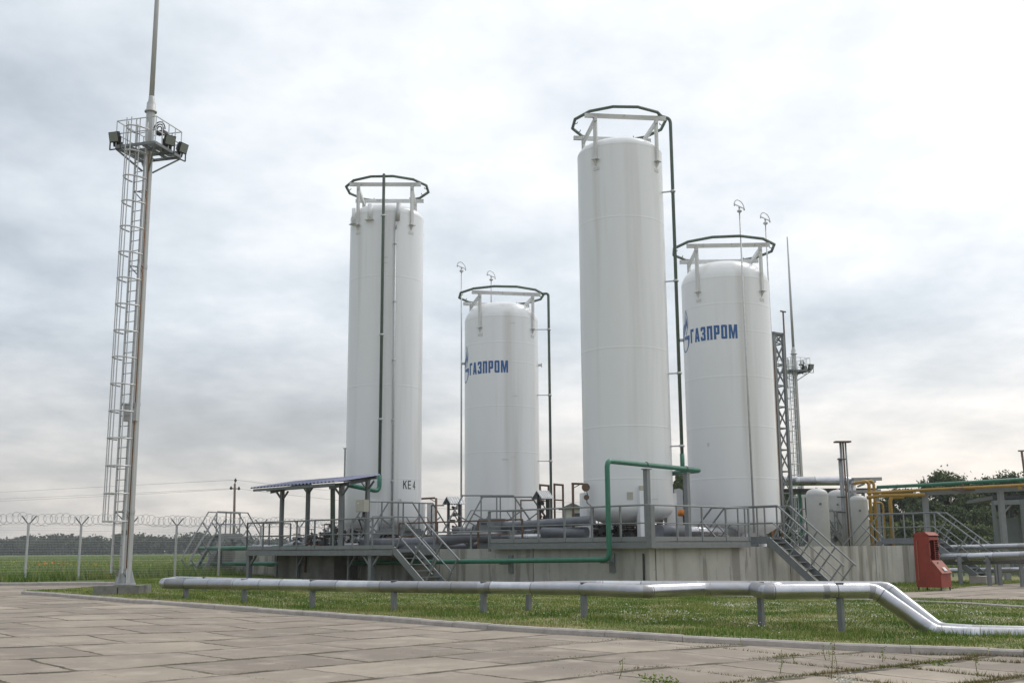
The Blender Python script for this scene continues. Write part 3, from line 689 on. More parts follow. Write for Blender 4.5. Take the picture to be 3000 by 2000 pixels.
# ================================================================ air terminals (lightning rods with loop heads)
def air_rod(pxt, pyt, pxb, pyb, Y, label, name='lightning_rod', collar=True):
    top = at(pxt, pyt, Y); bot = at(pxb, pyb, Y); bot = Vector((top.x, top.y, max(.3, bot.z)))
    t = thing(name, bot, label, 'lightning rod', 'loop-headed lightning rods on the tanks')
    MB().tube([bot, bot.lerp(top, .5), top - UP * .45], [.045, .04, .028], 8).build('rod', 'galvanised', t)
    MB().lathe([(.03, -.08), (.09, -.03), (.11, 0), (.09, .03), (.04, .07), (.03, .12), (.04, .13), (.04, .20)], top - UP * .45, 14).build('insulator', 'galvanised', t)
    a = Vector((.21, .06, -.08)); k = top - UP * .25
    MB().bar(k - a, k + a, .035).build('crossbar', 'galvanised', t)
    MB().tube([k + a * math.cos(PI * i / 14) + UP * (.26 * math.sin(PI * i / 14)) for i in range(15)], .02, 6).tube([k + a + UP * .05, k + a - UP * .07], .03, 6).tube([k - a + UP * .05, k - a - UP * .07], .03, 6).build('loop', 'galvanised', t)
air_rod(1352, 769, 1355, 1560, 55.3, 'slim grey lightning rod with loop head up the left side of the far short tank')
air_rod(1439, 795, 1440, 1000, 57.4, 'slim grey lightning rod with loop head behind the far short tank')
air_rod(2165, 588, 2200, 1560, 44.2, 'slim grey lightning rod with loop head running down the front of the right tank')
air_rod(2241, 625, 2270, 1560, 46.6, 'slim grey lightning rod with loop head along the right edge of the right tank')
# thin pole left of the left tank, whose foot stands in the yard
p = at(1011, 1540, 48.2); q = at(1011, 1313, 48.2); p.x = q.x
MB().tube([Vector((q.x, q.y, .3)), q], .035, 8).bar(q - Vector((.08, 0, 0)), q + Vector((.06, 0, 0)), .04).build('thin_pole', 'mid_steel', loc=(q.x, q.y, .3), label='thin dark pole standing just left of the KE4 tank', cat='pole')

# ================================================================ front decks with railings
def deck(name, label, pts, inner, z, group=None, h=1.12, beam='grey_steel', mids=(.5,)):
    """pts: outer edge; inner: vector towards the yard"""
    t = thing(name, pts[0], label, 'walkway', group)
    for a, b in zip(pts, pts[1:]):
        MB().bar(a + UP * (z - .11), b + UP * (z - .11), .07, .20).build('edge_beam', beam, t)
    return t
dz_ = 1.50
t = thing('walkway', F(0, .25, 1.3), 'grey steel walkway with railing round the near corner of the wall', 'walkway')
cl_ = FL(1434, 1590, .25); cl_.z = 0; cr_ = FR(2196, 1590, .25); cr_.z = 0; cc0 = Q(-.25, .25, 0) ; cc0 = C0 - VX * .25 - AX * .25
for a, b, inn in ((cl_, cc0, VX), (cc0, cr_, AX)):
    MB().bar(a + UP * (dz_ - .13), b + UP * (dz_ - .13), .08, .19).build('edge_beam', 'grey_steel', t)
    MB().box(a + UP * (dz_ - .03) + inn * .03, (b - a), inn * .9, UP * .03).build('floor_grating', 'grey_steel', t)
railing(t, [p + UP * dz_ for p in (cl_, cc0, cr_)], 1.12)
MB().bar(cl_ + UP * 1.2, cl_ + UP * 2.62, .08, .08).build('corner_post', 'grey_steel', t)
MB().bar(cc0 + UP * 1.28, cc0 + UP * 2.62, .2, .2).build('corner_post', 'grey_steel', t)
# lower railing that carries on leftwards, brown with rust
t = thing('guard_rail', F(8, -.6, 1.3), 'thin rusty brown guard rail running left from the walkway to the canopy', 'guard rail')
railing(t, [F(13.0, -.5, 1.3), F(6.1, -.5, 1.3)], 1.02, mt='brown_metal', toe=False, sp=2.2)
t = thing('guard_rail', F(8, -.6, 1.3), 'long grey guard rail low on the bund wall top between canopy and front walkway', 'guard rail')
railing(t, [F(10.2, .1, 1.3), F(6.1, .1, 1.3)], .62, toe=False, sp=2.0, mids=())

# ================================================================ canopy platform on the left
DO = 2.0
t = thing('canopy_platform', F(15, DO, 0), 'grey steel platform on legs under the blue canopy', 'platform')
s0, s1 = 20.2, 10.3
for (a, b) in ((F(s0, DO, 1.18), F(s1, DO, 1.18)), (F(s0, DO, 1.18), F(s0, -.2, 1.18)), (F(s1, DO, 1.18), F(s1, -.2, 1.18)), (F(s0, -.2, 1.38), F(s1, -.2, 1.38))):
    MB().bar(a, b, .10, .20).build('edge_beam', 'grey_steel', t)
MB().box(F(s0, DO - .05, 1.285), -AX * (s0 - s1), VX * (DO + .1), UP * .03).build('floor_plate', 'grey_steel', t)
railing(t, [F(s0, -.2, 1.32), F(s0, DO, 1.32), F(s1, DO, 1.32)], 1.14, sp=1.3)
for s_, o_ in ((20.1, 1.9), (20.1, .5), (11.7, 1.9), (15.6, 1.9)):
    base = F(s_, o_, 0); base.z = gz(base.x)
    if (s_, o_) == (15.6, 1.9): continue
    MB().bar(base - UP * .1, Vector((base.x, base.y, 1.1)), .19 if s_ > 20 or s_ < 12 else .12, .19, up=AX).build('leg', 'grey_steel', t)
    for sg in (-1, 1):
        if s_ > 20 and sg > 0: continue
        MB().bar(base + UP * (.62 - base.z), F(s_ + sg * .5, o_, 1.10), .08, .08).build('brace', 'grey_steel', t)
for s_ in (17.4, 13.9):
    base = F(s_, 1.3, 0); MB().bar(Vector((base.x, base.y, gz(base.x) - .1)), Vector((base.x, base.y, 1.1)), .09, .09, up=AX).build('leg', 'grey_steel', t); MB().bar(base + UP * .6, F(s_ - .45, 1.3, 1.1), .06).build('brace', 'grey_steel', t)
# canopy
t = thing('canopy', F(16, 1.4, 1.32), 'corrugated blue canopy roof on grey posts above the left platform', 'canopy')
zf, zb = 3.76, 4.06
for s_ in (17.8, 13.7):
    for o_, zt in ((2 - .12, zf), (2 - 1.42, zb)):
        MB().bar(F(s_, o_, 1.3), F(s_, o_, zt), .14, .14, up=AX).build('canopy_post', 'grey_steel', t)
        for sg in (-1, 1): MB().bar(F(s_, o_, zt - .42), F(s_ + sg * .42, o_, zt - .06), .06, .06).build('brace', 'grey_steel', t)
    MB().bar(F(s_, 2.45, zf - .08), F(s_, .45, zb + .04), .08, .14).build('rafter', 'grey_steel', t)
for o_, zz in ((1.88, zf), (.58, zb)):
    MB().bar(F(18.95, o_, zz + .06), F(13.15, o_, zz + .06), .08, .12).build('purlin', 'grey_steel', t)
MB().bar(F(18.9, 2.58, zf + .02), F(13.2, 2.58, zf + .02), .05, .10).build('purlin', 'grey_steel', t)
b = MB(); n = 96; vs = []
for i in range(n + 1):
    s_ = 19.0 - 6.0 * i / n; z_ = .05 * (1 if (i % 4) in (1, 2) else 0)
    for o_, zz in ((2.68, zf + .10), (.45, zb + .16)):
        vs += [F(s_, o_, zz + z_), F(s_, o_, zz + z_ - .012)]
fs = []
for i in range(n):
    a = 4 * i; fs += [(a, a + 4, a + 6, a + 2), (a + 1, a + 3, a + 7, a + 5), (a, a + 1, a + 5, a + 4), (a + 2, a + 6, a + 7, a + 3)]
b.add(vs, fs).build('roof_sheet', 'blue_sheet', t)
# stairs down from the canopy platform
zg = gz(F(8.3, 2, 0).x)
stile('stairs', F(8.6, 1.5, 0), [F(10.3, 2.0, 1.3), F(8.45, 2.0, zg)], VX * 1.0, 'grey steel stairs leading down to the grass from the canopy platform', h=1.15, post=1.0)
# grey control box on the canopy post
p = at(1043, 1464, 43.3); t = thing('control_box', p, 'beige electrical control box hanging on the right canopy post', 'control box')
MB().box(p, AX * -.50, VX * .25, UP * -.46).build('box_body', 'beige_paint', t); MB().box(p - VX * .012 - AX * .03 - UP * .03, AX * -.44, VX * .012, UP * -.40).build('box_door', 'beige_paint', t)
q = p - AX * .05 - UP * .12 - VX * .03
MB().box(p - AX * .12 - UP * .1 - VX * .02, -AX * .06, VX * .008, -UP * .05).build('box_label', 'tag_white', t)
b = MB()
for i in range(5): b.tube(elbow([p - AX * (.3 + .03 * i) + VX * .1 - UP * .46, p - AX * (.3 + .04 * i) + VX * .1 - UP * (.62 + .04 * i), p - AX * (.1 - .03 * i) + VX * .12 - UP * .72, p - AX * (.25) + VX * .12 - UP * 1.1], .1), .013, 5)
b.build('cables', 'black_plastic', t)

# ================================================================ stiles and stairs over the wall
def P3(*a): return [at(*q) for q in a]
def flat(pts, idx=(1, 2)):
    z = sum(pts[i].z for i in idx) / len(idx)
    for i in idx: pts[i].z = z
    return pts
pth = flat(P3((587, 1692, 52.2), (655, 1570, 53.8), (706, 1570, 55.0), (734, 1618, 55.7)))
stile('stairs', pth[1], pth, AX * .85, 'grey steel stile with railings crossing the left end of the wall', group='steel stairs crossing the wall')
w_ = 6.7
pth = [Q(w_, -2.9, .35), Q(w_, -1.75, 1.53), Q(w_, .12, 1.53), Q(w_, 2.25, gz(Q(w_, 2.2, 0).x))]
stile('stairs', Q(w_, 0, 0), pth, VX * .82, 'wide grey steel stile over the wall in front of the right tank', group='steel stairs crossing the wall', h=1.2)
w_ = 19.0
pth = [Q(w_, -2.9, .35), Q(w_, -1.75, 1.5), Q(w_, .45, 1.5), Q(w_, 2.35, .02)]
stile('stairs', Q(w_, 0, 0), pth, VX * .95, 'grey steel stile descending to a concrete block behind the red cabinet', group='steel stairs crossing the wall', h=1.2)
p = Q(w_ - .25, 2.15, 0); zq = gz(p.x)
MB().box(Vector((p.x, p.y, zq - .1)), VX * 1.5, -AX * .7, UP * (.12 - zq)).build('concrete_block', 'kerb_concrete', loc=(p.x, p.y, zq), label='small pale concrete block under the foot of the right-hand stairs', cat='concrete block')
pth = flat(P3((1078, 1612, 45.6), (1112, 1556, 45.9), (1172, 1556, 46.5), (1207, 1614, 46.9)))
stile('stairs', pth[1], pth, VX * 1.3 + AX * .2, 'small grey steel stile directly below the KE4 tank', h=1.2, group='steel stairs crossing the wall', post=.7)
pth = flat(P3((1370, 1604, 43.5), (1404, 1538, 43.8), (1461, 1538, 43.9), (1512, 1612, 44.0)))
stile('stairs', pth[1], pth, VX * 1.4 + AX * .35, 'grey steel stile in front of the far short tank', h=1.15, group='steel stairs crossing the wall', post=.7)
pth = flat(P3((2349, 1600, 57), (2372, 1557, 57.3), (2396, 1558, 57.6), (2420, 1600, 58)))
stile('stairs', pth[1], pth, VX * .9, 'small distant grey stile before the leftmost of the short vessels', h=1.15, group='steel stairs crossing the wall', post=.8)
pth = flat(P3((2409, 1600, 58), (2428, 1562, 58.3), (2450, 1562, 58.6), (2480, 1606, 59)))
stile('stairs', pth[1], pth, VX * .9, 'small distant grey stile before the middle short vessel', h=1.15, group='steel stairs crossing the wall', post=.8)
pth = [Q(15.8, -9, 1.3), Q(15.8, -7.2, 1.55)]

# ================================================================ green gas pipes
def gpipe(name, pts, r, label, group='green gas pipes', mt='green_paint', rad=.2, supports=(), n=12):
    e_ = elbow(pts, rad); t = thing(name, pts[0], label, 'pipe', group); MB().tube(e_, r, n).build('pipe_run', mt, t); return t
v0 = FL(1785, 1638, .55); vt = FL(1785, 1349, .55); vt.x, vt.y = v0.x, v0.y
zt = vt.z; en = at(2052, 1378, 40.9); dirn = (Vector((en.x, en.y, 0)) - Vector((vt.x, vt.y, 0))); en = Vector((en.x, en.y, zt))
ll = FL(1268, 1645, .55); ll2 = FL(560, 1652, .55)
t = gpipe('gas_pipe', [ll2, ll, v0, Vector((v0.x, v0.y, zt)), en, en + Vector((-.95, 1.6, -.02)), Vector((b3.x, b3.y, zt)), Vector((b3.x, b3.y, 4.7))], .085, 'long green pipe along the wall rising to a high portal before the tallest tank', rad=.22)
b = None
for px in (640, 780, 1230, 1462, 1758):
    q = FL(px, 1650, .5); z0 = np.interp(px, [560, 1268, 1785], [ll2.z, ll.z, v0.z])
    MB().box(Vector((q.x, q.y, z0 - .12)) , VX * .55, -AX * .16, UP * .05).box(Vector((q.x, q.y, z0 - .42)) + VX * .45, VX * .06, -AX * .22, UP * .62).build('pipe_bracket', 'grey_steel', t)
for px, Y, lab in ((1893, 37.6, 'grey steel post carrying the green portal pipe at the walkway corner'), (2010, 40.2, 'grey steel post carrying the far end of the green portal pipe')):
    k = (px - 1785) / (2052 - 1785)
    q = at(px, 1500, Y); a_, b_2 = Vector((vt.x, vt.y, 0)), Vector((en.x, en.y, 0)); dd = b_2 - a_
    best = min((abs((at(px, 1362, (a_ + dd * u).y)).x - (a_ + dd * u).x), u) for u in [i / 200 for i in range(201)])[1]
    q = a_ + dd * best
    t = thing('pipe_support', (q.x, q.y, .27), lab, 'post', 'posts under the green portal pipe')
    MB().bar(Vector((q.x, q.y, .27)), Vector((q.x, q.y, zt - .16)), .17, .17, up=AX).build('post', 'mid_steel', t)
    MB().box(Vector((q.x, q.y, zt - .16)) - AX * .13 - VX * .13, AX * .26, VX * .26, UP * .03).build('cap_plate', 'mid_steel', t)
    MB().tube([Vector((q.x, q.y, zt - .12)) + AX * .1 * math.cos(u) + UP * (.12 + .1 * math.sin(u)) for u in [PI * i / 8 for i in range(-1, 10)]], .014, 5).build('u_bolt', 'grey_steel', t)
u0 = FL(577, 1607, .9); u1 = FL(741, 1604, .9)
t = gpipe('gas_pipe', [u0, u1, u1 - AX * 4], .10, 'upper short green pipe passing behind the left-hand stile')
t = thing('pipe_support', FL(640, 1640, .8), 'dark steel post holding the green pipes beside the left-hand stile', 'post')
for px in (643,):
    q = FL(px, 1640, .75); MB().bar(Vector((q.x, q.y, gz(q.x))), Vector((q.x, q.y, 1.35)), .16, .16, up=AX).build('post', 'dark_metal', t)
gpipe('gas_pipe', [Vector((a1.x, a1.y, 4.4)), Vector((a1.x, a1.y, 3.72)), at(1020, 1420, 46.2)], .095, 'green elbow pipe under the riser of the KE4 tank', rad=.3)
t = gpipe('gas_pipe', [at(975, 1420, 46.0), at(975, 1425, 46.0) + UP * 0, Vector((at(975, 1600, 46).x, 46.0, 1.3))], .1, 'dark vertical pipe behind the canopy posts', mt='dull_green')

# ================================================================ lagged pipes inside the yard
def lag(pts, r, label, mt='dark_lagging', rad=.3, cat='pipe', group='lagged pipes in the yard', step=.9):
    t = thing('insulated_pipe', pts[0], label, cat, group); clad(elbow(pts, rad, 6), r, mt, step, parent=t); return t
lag([at(1062, 1592, 45.5), at(1180, 1591, 44.6), at(1300, 1586, 43.6), at(1378, 1569, 43.0), at(1470, 1574, 43.4)], .21, 'big dark lagged pipe sweeping up beside the canopy stairs', rad=1.2)
lag([at(1100, 1606, 46.5), at(1300, 1602, 44.9), at(1460, 1597, 43.8)], .12, 'thinner dark lagged pipe beneath the big sweeping one')
lag([at(1392, 1547, 45), at(1560, 1536, 42.4), at(1735, 1523, 40.2)], .17, 'blue-grey lagged pipe ending at the tallest tank', rad=.5)
lag([at(1330, 1552, 49), at(1520, 1555, 46.5), at(1680, 1556, 44.2)], .14, 'shiny jacketed pipe behind the front walkway railing', mt='aluminium')
lag([at(1470, 1574, 42.6), at(1690, 1569, 41.2)], .12, 'shiny low jacketed pipe beside the white tank leg', mt='aluminium')
lag([at(1590, 1560, 41.6), at(1720, 1559, 40.6)], .2, 'fat dark lagged pipe left of the white tank leg')
lag([at(1930, 1556, 40), at(2000, 1556, 41.2)], .25, 'fat dark lagged pipe under the tallest tank')
lag([at(1990, 1555, 41.5), at(2080, 1557, 43), at(2150, 1562, 45)], .19, 'shiny jacketed pipe between the two right-hand tanks', mt='aluminium')
lag([at(740, 1602, 50), at(860, 1604, 48), at(960, 1596, 47), at(1050, 1598, 47)], .11, 'shiny bent jacketed pipe on the floor under the canopy', mt='aluminium', rad=.2)
lag([at(830, 1606, 49), at(880, 1590, 48.6), at(905, 1592, 48.3)], .16, 'short shiny pipe elbow behind the left canopy posts', mt='aluminium')

# ================================================================ valve skids and small shelters
def wheel(b, c, ax, r):
    ax = ax.normalized(); x = ax.cross(UP) if abs(ax.z) < .9 else ax.cross(AX); x.normalize(); y = ax.cross(x)
    b.tube([c + x * r * math.cos(2 * PI * i / 12) + y * r * math.sin(2 * PI * i / 12) for i in range(12)], .016, 5, closed=True)
    for i in range(3): t_ = PI * i / 3; b.bar(c - x * r * math.cos(t_) - y * r * math.sin(t_), c + x * r * math.cos(t_) + y * r * math.sin(t_), .018)
def valve(c, ax, size, mt, parent):
    """gate valve: flanged body, bonnet, stem and handwheel"""
    k = size; b = MB(); a = ax.normalized()
    b.cyl(c - a * .22 * k, c + a * .22 * k, .08 * k, n=10)
    for q in (-.22, .22): b.cyl(c + a * (q - .02) * k, c + a * (q + .02) * k, .15 * k, n=12)
    b.sphere(c, .13 * k, 10, 6).cyl(c, c + UP * .30 * k, .06 * k, n=8).cyl(c + UP * .22 * k, c + UP * .26 * k, .12 * k, n=10).cyl(c + UP * .3 * k, c + UP * .55 * k, .02 * k, n=6)
    v_ = b.build('valve', mt, parent); w_2 = MB(); wheel(w_2, c + UP * .5 * k, UP, .17 * k); w_2.build('handwheel', 'brown_metal', v_)
def skid(pxl, pxr, pyt, Y, label, seed, nv=4, mt='brown_metal'):
    rg = random.Random(seed); a = at(pxl, 1598, Y); bq = at(pxr, 1598, Y); top = at((pxl + pxr) / 2, pyt, Y).z
    t = thing('valve_manifold', (a.x, a.y, .35), label, 'valve manifold', 'valve manifolds in the yard'); d = (bq - a); d.z = 0; L_ = d.length; d.normalize(); n_ = Vector((d.y, -d.x, 0))
    for k in range(3):
        z = rg.uniform(1.1, min(top - .2, 2.0)); o = n_ * rg.uniform(-.5, .5); r = rg.choice((.03, .045, .06))
        p0 = Vector((a.x, a.y, z)) + o; pts = elbow([Vector((p0.x, p0.y, .4)), p0, p0 + d * L_ * rg.uniform(.5, 1), p0 + d * L_ - UP * (z - .4)], .12)
        MB().tube(pts, r, 8).build('pipe_run', rg.choice((mt, 'grey_steel', 'dark_metal', 'galvanised')), t)
    for k in range(nv):
        p0 = Vector((a.x, a.y, 0)) + d * L_ * ((k + .5) / nv + rg.uniform(-.08, .08)) + n_ * rg.uniform(-.4, .4)
        z = rg.uniform(1.35, max(1.45, top - .45)); valve(Vector((p0.x, p0.y, z)), d if rg.random() < .6 else n_, rg.uniform(.55, .95), rg.choice(('dark_metal', 'brown_metal', 'grey_steel', 'galvanised')), t)
        MB().cyl(Vector((p0.x, p0.y, .3)), Vector((p0.x, p0.y, z)), .03, n=8).build('riser', 'dark_metal', t)
        if rg.random() < .8:
            g2 = Vector((p0.x + .1, p0.y, z + rg.uniform(.0, .3))); MB().cyl(g2, g2 + n_ * .05, .075, n=14).cyl(g2, g2 - UP * .2, .012, n=5).build('pressure_gauge', 'dark_metal', t)
    MB().box(Vector((a.x, a.y, 1.0)) - n_ * .3 + d * L_ * .1, d * L_ * .35, n_ * .35, UP * rg.uniform(.25, .5)).build('actuator', 'dark_metal', t)
    return t
skid(900, 962, 1530, 47.0, 'dark valves and gauges behind the canopy railing', 1, 4)
skid(955, 1010, 1520, 46.6, 'tall valve cluster by the middle canopy posts', 2, 4)
skid(1010, 1100, 1545, 48.2, 'tangle of valves under the KE4 tank', 3, 6)
skid(1105, 1180, 1560, 47.5, 'low dark valves right of the KE4 tank foot', 4, 4)
skid(1225, 1290, 1565, 50, 'low rusty valves between the tanks', 5, 4)
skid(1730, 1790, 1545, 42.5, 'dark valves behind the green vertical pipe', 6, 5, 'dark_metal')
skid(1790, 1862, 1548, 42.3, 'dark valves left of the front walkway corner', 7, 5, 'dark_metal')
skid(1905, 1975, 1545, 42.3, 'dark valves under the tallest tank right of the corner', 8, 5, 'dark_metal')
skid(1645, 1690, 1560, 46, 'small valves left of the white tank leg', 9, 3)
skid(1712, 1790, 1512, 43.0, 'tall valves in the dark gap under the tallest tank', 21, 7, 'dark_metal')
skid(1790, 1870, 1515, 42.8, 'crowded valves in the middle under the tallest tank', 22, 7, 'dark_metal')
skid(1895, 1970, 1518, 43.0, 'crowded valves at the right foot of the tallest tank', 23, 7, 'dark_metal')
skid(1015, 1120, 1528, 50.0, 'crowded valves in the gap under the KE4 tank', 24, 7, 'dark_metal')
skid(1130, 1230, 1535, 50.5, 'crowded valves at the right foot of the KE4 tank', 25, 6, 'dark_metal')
for k, (x0, x1, y0, Y, lab) in enumerate(((1716, 1860, 1532, 44.2, 'dark box added to darken the gap beneath the tallest tank'), (1900, 1972, 1536, 44.0, 'dark box added to darken the gap right of the walkway corner post'), (1030, 1225, 1552, 51.0, 'long dark box added to darken the gap beneath the KE4 tank'))):  # dark boxes added to close the gaps under the tall tanks with shade
    a, b_ = at(x0, y0, Y), at(x1, y0, Y); t = thing('dark_filler', (a.x, Y, .3), lab, 'filler box', 'dark boxes added under the tall tanks')
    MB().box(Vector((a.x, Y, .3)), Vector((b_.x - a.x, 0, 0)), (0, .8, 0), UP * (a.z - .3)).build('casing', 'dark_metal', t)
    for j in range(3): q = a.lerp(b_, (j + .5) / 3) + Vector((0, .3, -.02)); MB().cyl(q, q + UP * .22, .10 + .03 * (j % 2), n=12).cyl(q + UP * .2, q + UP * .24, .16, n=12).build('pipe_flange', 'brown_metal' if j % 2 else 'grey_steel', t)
skid(1120, 1240, 1572, 49.5, 'low tangle of pipes right of the KE4 tank', 11, 6, 'dark_metal')
skid(1500, 1560, 1545, 47, 'rusty valves before the far short tank', 12, 4)
skid(1560, 1640, 1528, 45.2, 'dark valves beneath the right instrument shelter', 13, 6, 'dark_metal')
skid(1285, 1370, 1548, 50.5, 'dark valves beneath the left instrument shelter', 14, 5, 'dark_metal')
skid(860, 905, 1560, 48.5, 'low valves at the left canopy posts', 15, 3)
skid(1822, 1888, 1530, 41.0, 'bright and dark valves close behind the corner railing', 16, 6, 'galvanised')
skid(1770, 1830, 1545, 44.0, 'mass of pipework below the tallest tank', 17, 7, 'dark_metal')
a = at(1402, 1518, 43.2); t = thing('cable_cabinet', (a.x, a.y, .3), 'plain grey steel cabinet built into the stile before the far short tank', 'cabinet')
MB().box(Vector((a.x, a.y, .3)), VX * .55 - AX * .3, AX * -.12 + VX * .5, UP * (a.z - .3)).build('cabinet_body', 'grey_steel', t)
for k in range(3): MB().box(Vector((a.x, a.y - .02, a.z - .22 - .28 * k)) + Vector((.1, 0, 0)), (.22, 0.0, 0), (0, .02, 0), (0, 0, .05)).build('vent_slot', 'dark_metal', t)
for k, (x0, x1, y_, Y) in enumerate(((1180, 1330, 1577, 48), (1250, 1400, 1570, 46.5), (1060, 1230, 1583, 47.5), (1480, 1600, 1583, 43.5))):
    a, b_ = at(x0, y_, Y), at(x1, y_ - 2, Y - 1.5); t = thing('cable_tray', a, ('long grey cable tray right of the KE4 tank', 'grey cable tray before the left instrument shelter', 'grey cable tray below the KE4 tank', 'grey cable tray before the far short tank')[k], 'cable tray', 'cable trays in the yard'); MB().bar(a, b_, .3, .10).build('tray', 'grey_steel', t)
    for j in range(4): q = a.lerp(b_, (j + .5) / 4); MB().bar(Vector((q.x, q.y, .3)), q, .07).build('tray_leg', 'grey_steel', t)
def shelter(pxc, pyr, wpx, Y, label, seed):
    """gauge board under a little ribbed gable roof on two posts"""
    rg = random.Random(seed); c = at(pxc, pyr, Y); hw = wpx / 3250 * Y / 2; t = thing('instrument_shelter', (c.x, c.y, .3), label, 'instrument shelter', 'small gabled instrument shelters')
    X = Vector((.80, .6, 0)); Yv = Vector((-.6, .80, 0)) ; zr = c.z; Lr = hw * 1.15
    for sg in (-1, 1):
        b = MB(); n = 6; x0 = c - X * Lr * .5; wv = (Yv * -sg * -1) * 0
        side = Vector((.6, -.80, 0)) * sg
        MBv = []
        for i in range(n * 2 + 1):
            z_ = .03 if i % 2 else 0; p = c - X * Lr + X * (2 * Lr * i / (n * 2)); MBv += [p + UP * z_, p + side * .34 - UP * (.33 - z_)]
        fs = [(2 * i, 2 * i + 2, 2 * i + 3, 2 * i + 1) for i in range(n * 2)]; b.add(MBv, fs); vs2 = [q - UP * .015 for q in MBv]; b.add(vs2, [tuple(reversed(f)) for f in fs]); b.build('roof', 'grey_sheet', t)
    for e_ in (-1, 1):
        q = c + X * Lr * .72 * e_; MB().bar(Vector((q.x, q.y, .3)), q - UP * .15, .09, .09, up=X).build('post', 'dark_metal', t)
        MB().ext([q - UP * .03, q + Vector((.6, -.8, 0)) * .32 - UP * .33, q - Vector((.6, -.8, 0)) * .32 - UP * .33], X * .02).build('gable', 'grey_steel', t)
    for k in range(4):
        z = zr - .55 - k * .28; MB().tube(elbow([c - X * Lr * .7 + UP * (z - c.z), c + X * Lr * rg.uniform(-.1, .5) + UP * (z - c.z), c + X * Lr * .5 + UP * (z - c.z - .2)], .06), .022, 6).build('gauge_pipe', 'brown_metal', t)
        q = c + X * Lr * rg.uniform(-.5, .5) + UP * (z - c.z) ; MB().box(q - X * .1, X * .2, Vector((.6, -.8, 0)) * .12, UP * .12).build('gauge', 'dark_metal', t)
        q = c + X * Lr * rg.uniform(-.6, .6) + UP * (z - c.z + .1); MB().sphere(q, .06, 8, 6).build('valve', rg.choice(('brown_metal', 'dark_metal', 'rust')), t)
    q = c - X * Lr * 1.3; 
    MB().tube([Vector((q.x - .55, q.y, .4)), Vector((q.x - .55, q.y, zr - .38)), Vector((q.x, q.y, zr - .38))], .03, 6).build('guard_frame', 'brown_metal', t)
shelter(1330, 1455, 46, 49.5, 'small gabled instrument shelter between the KE4 tank and the far short tank', 3)
shelter(1590, 1437, 40, 44.5, 'small gabled instrument shelter right of the far short tank', 4)
# plain upright loops (pipe goal frames) right of the far short tank
for x0, x1, y0, lab in ((1582, 1607, 1420, 'thin brown pipe frame over the right instrument shelter'), (1624, 1649, 1418, 'thin brown pipe frame standing right of the green riser')):
    a, b_ = at(x0, y0, 45.2), at(x1, y0 + 2, 45.6); MB().tube([Vector((a.x, a.y, .5)), a, b_, Vector((b_.x, b_.y, .5))], .045, 6, smooth=False).tube([a - UP * .62, b_ - UP * .62], .03, 6).build('goalpost_pipe', 'brown_metal', loc=(a.x, a.y, .5), label=lab, cat='pipe frame')
# T-headed vents
for px, py, Y, L_, lab in ((1256, 1458, 47.6, -1, 'thin dark mast with a level arm right of the KE4 tank'), (1700, 1416, 43, 1, 'thin dark mast with a level arm left of the tallest tank')):
    a = at(px - 22 * L_, py, Y); 
    MB().tube([Vector((a.x, a.y, .4)), a], .05, 8).bar(a - Vector((.05, 0, 0)), a + Vector((.62 * L_, -.1, -.03)), .05, .08).bar(a - UP * .18, a + Vector((.3 * L_, 0, -.02)), .03).build('vent_mast', 'brown_metal', loc=(a.x, a.y, .4), label=lab, cat='vent mast')
# white-painted shrouds standing beside tank legs
for x0, x1, y0, Y, lab in ((1251, 1269, 1475, 52, 'plain pale grey upright tank saddle right of the KE4 tank'), (1976, 2000, 1432, 47, 'pale upright tank saddle between the two right-hand tanks')):
    a, b_ = at(x0, y0, Y), at(x1, y0, Y); MB().ext([Vector((a.x, a.y, .3)), Vector((b_.x, b_.y, .3)), b_ - UP * .05, a.lerp(b_, .6) + UP * .03, a + UP * 0], Vector((.1, .8, 0))).build('tank_saddle', 'white_steel', loc=(a.x, a.y, .3), label=lab, cat='tank saddle')
# orange motor
c = at(2004, 1502, 41.4); t = thing('pump_motor', c, 'bright orange cylindrical motor beside the portal pipe post', 'motor')
MB().cyl(c - Vector((.20, .05, 0)), c + Vector((.20, .05, 0)), .115, n=18).build('motor_body', 'orange_paint', t)
MB().sphere(c - Vector((.20, .05, 0)), .112, 14, 8).build('end_cap', 'orange_paint', t)
b = MB()
for k in range(6): q = c + Vector((-.12 + .05 * k, 0, 0)); b.cyl(q, q + Vector((.015, 0, 0)), .128, n=18)
b.build('cooling_fins', 'orange_paint', t); MB().cyl(c - UP * .1, Vector((c.x, c.y, .6)), .05, n=8).build('stand', 'dark_metal', t)

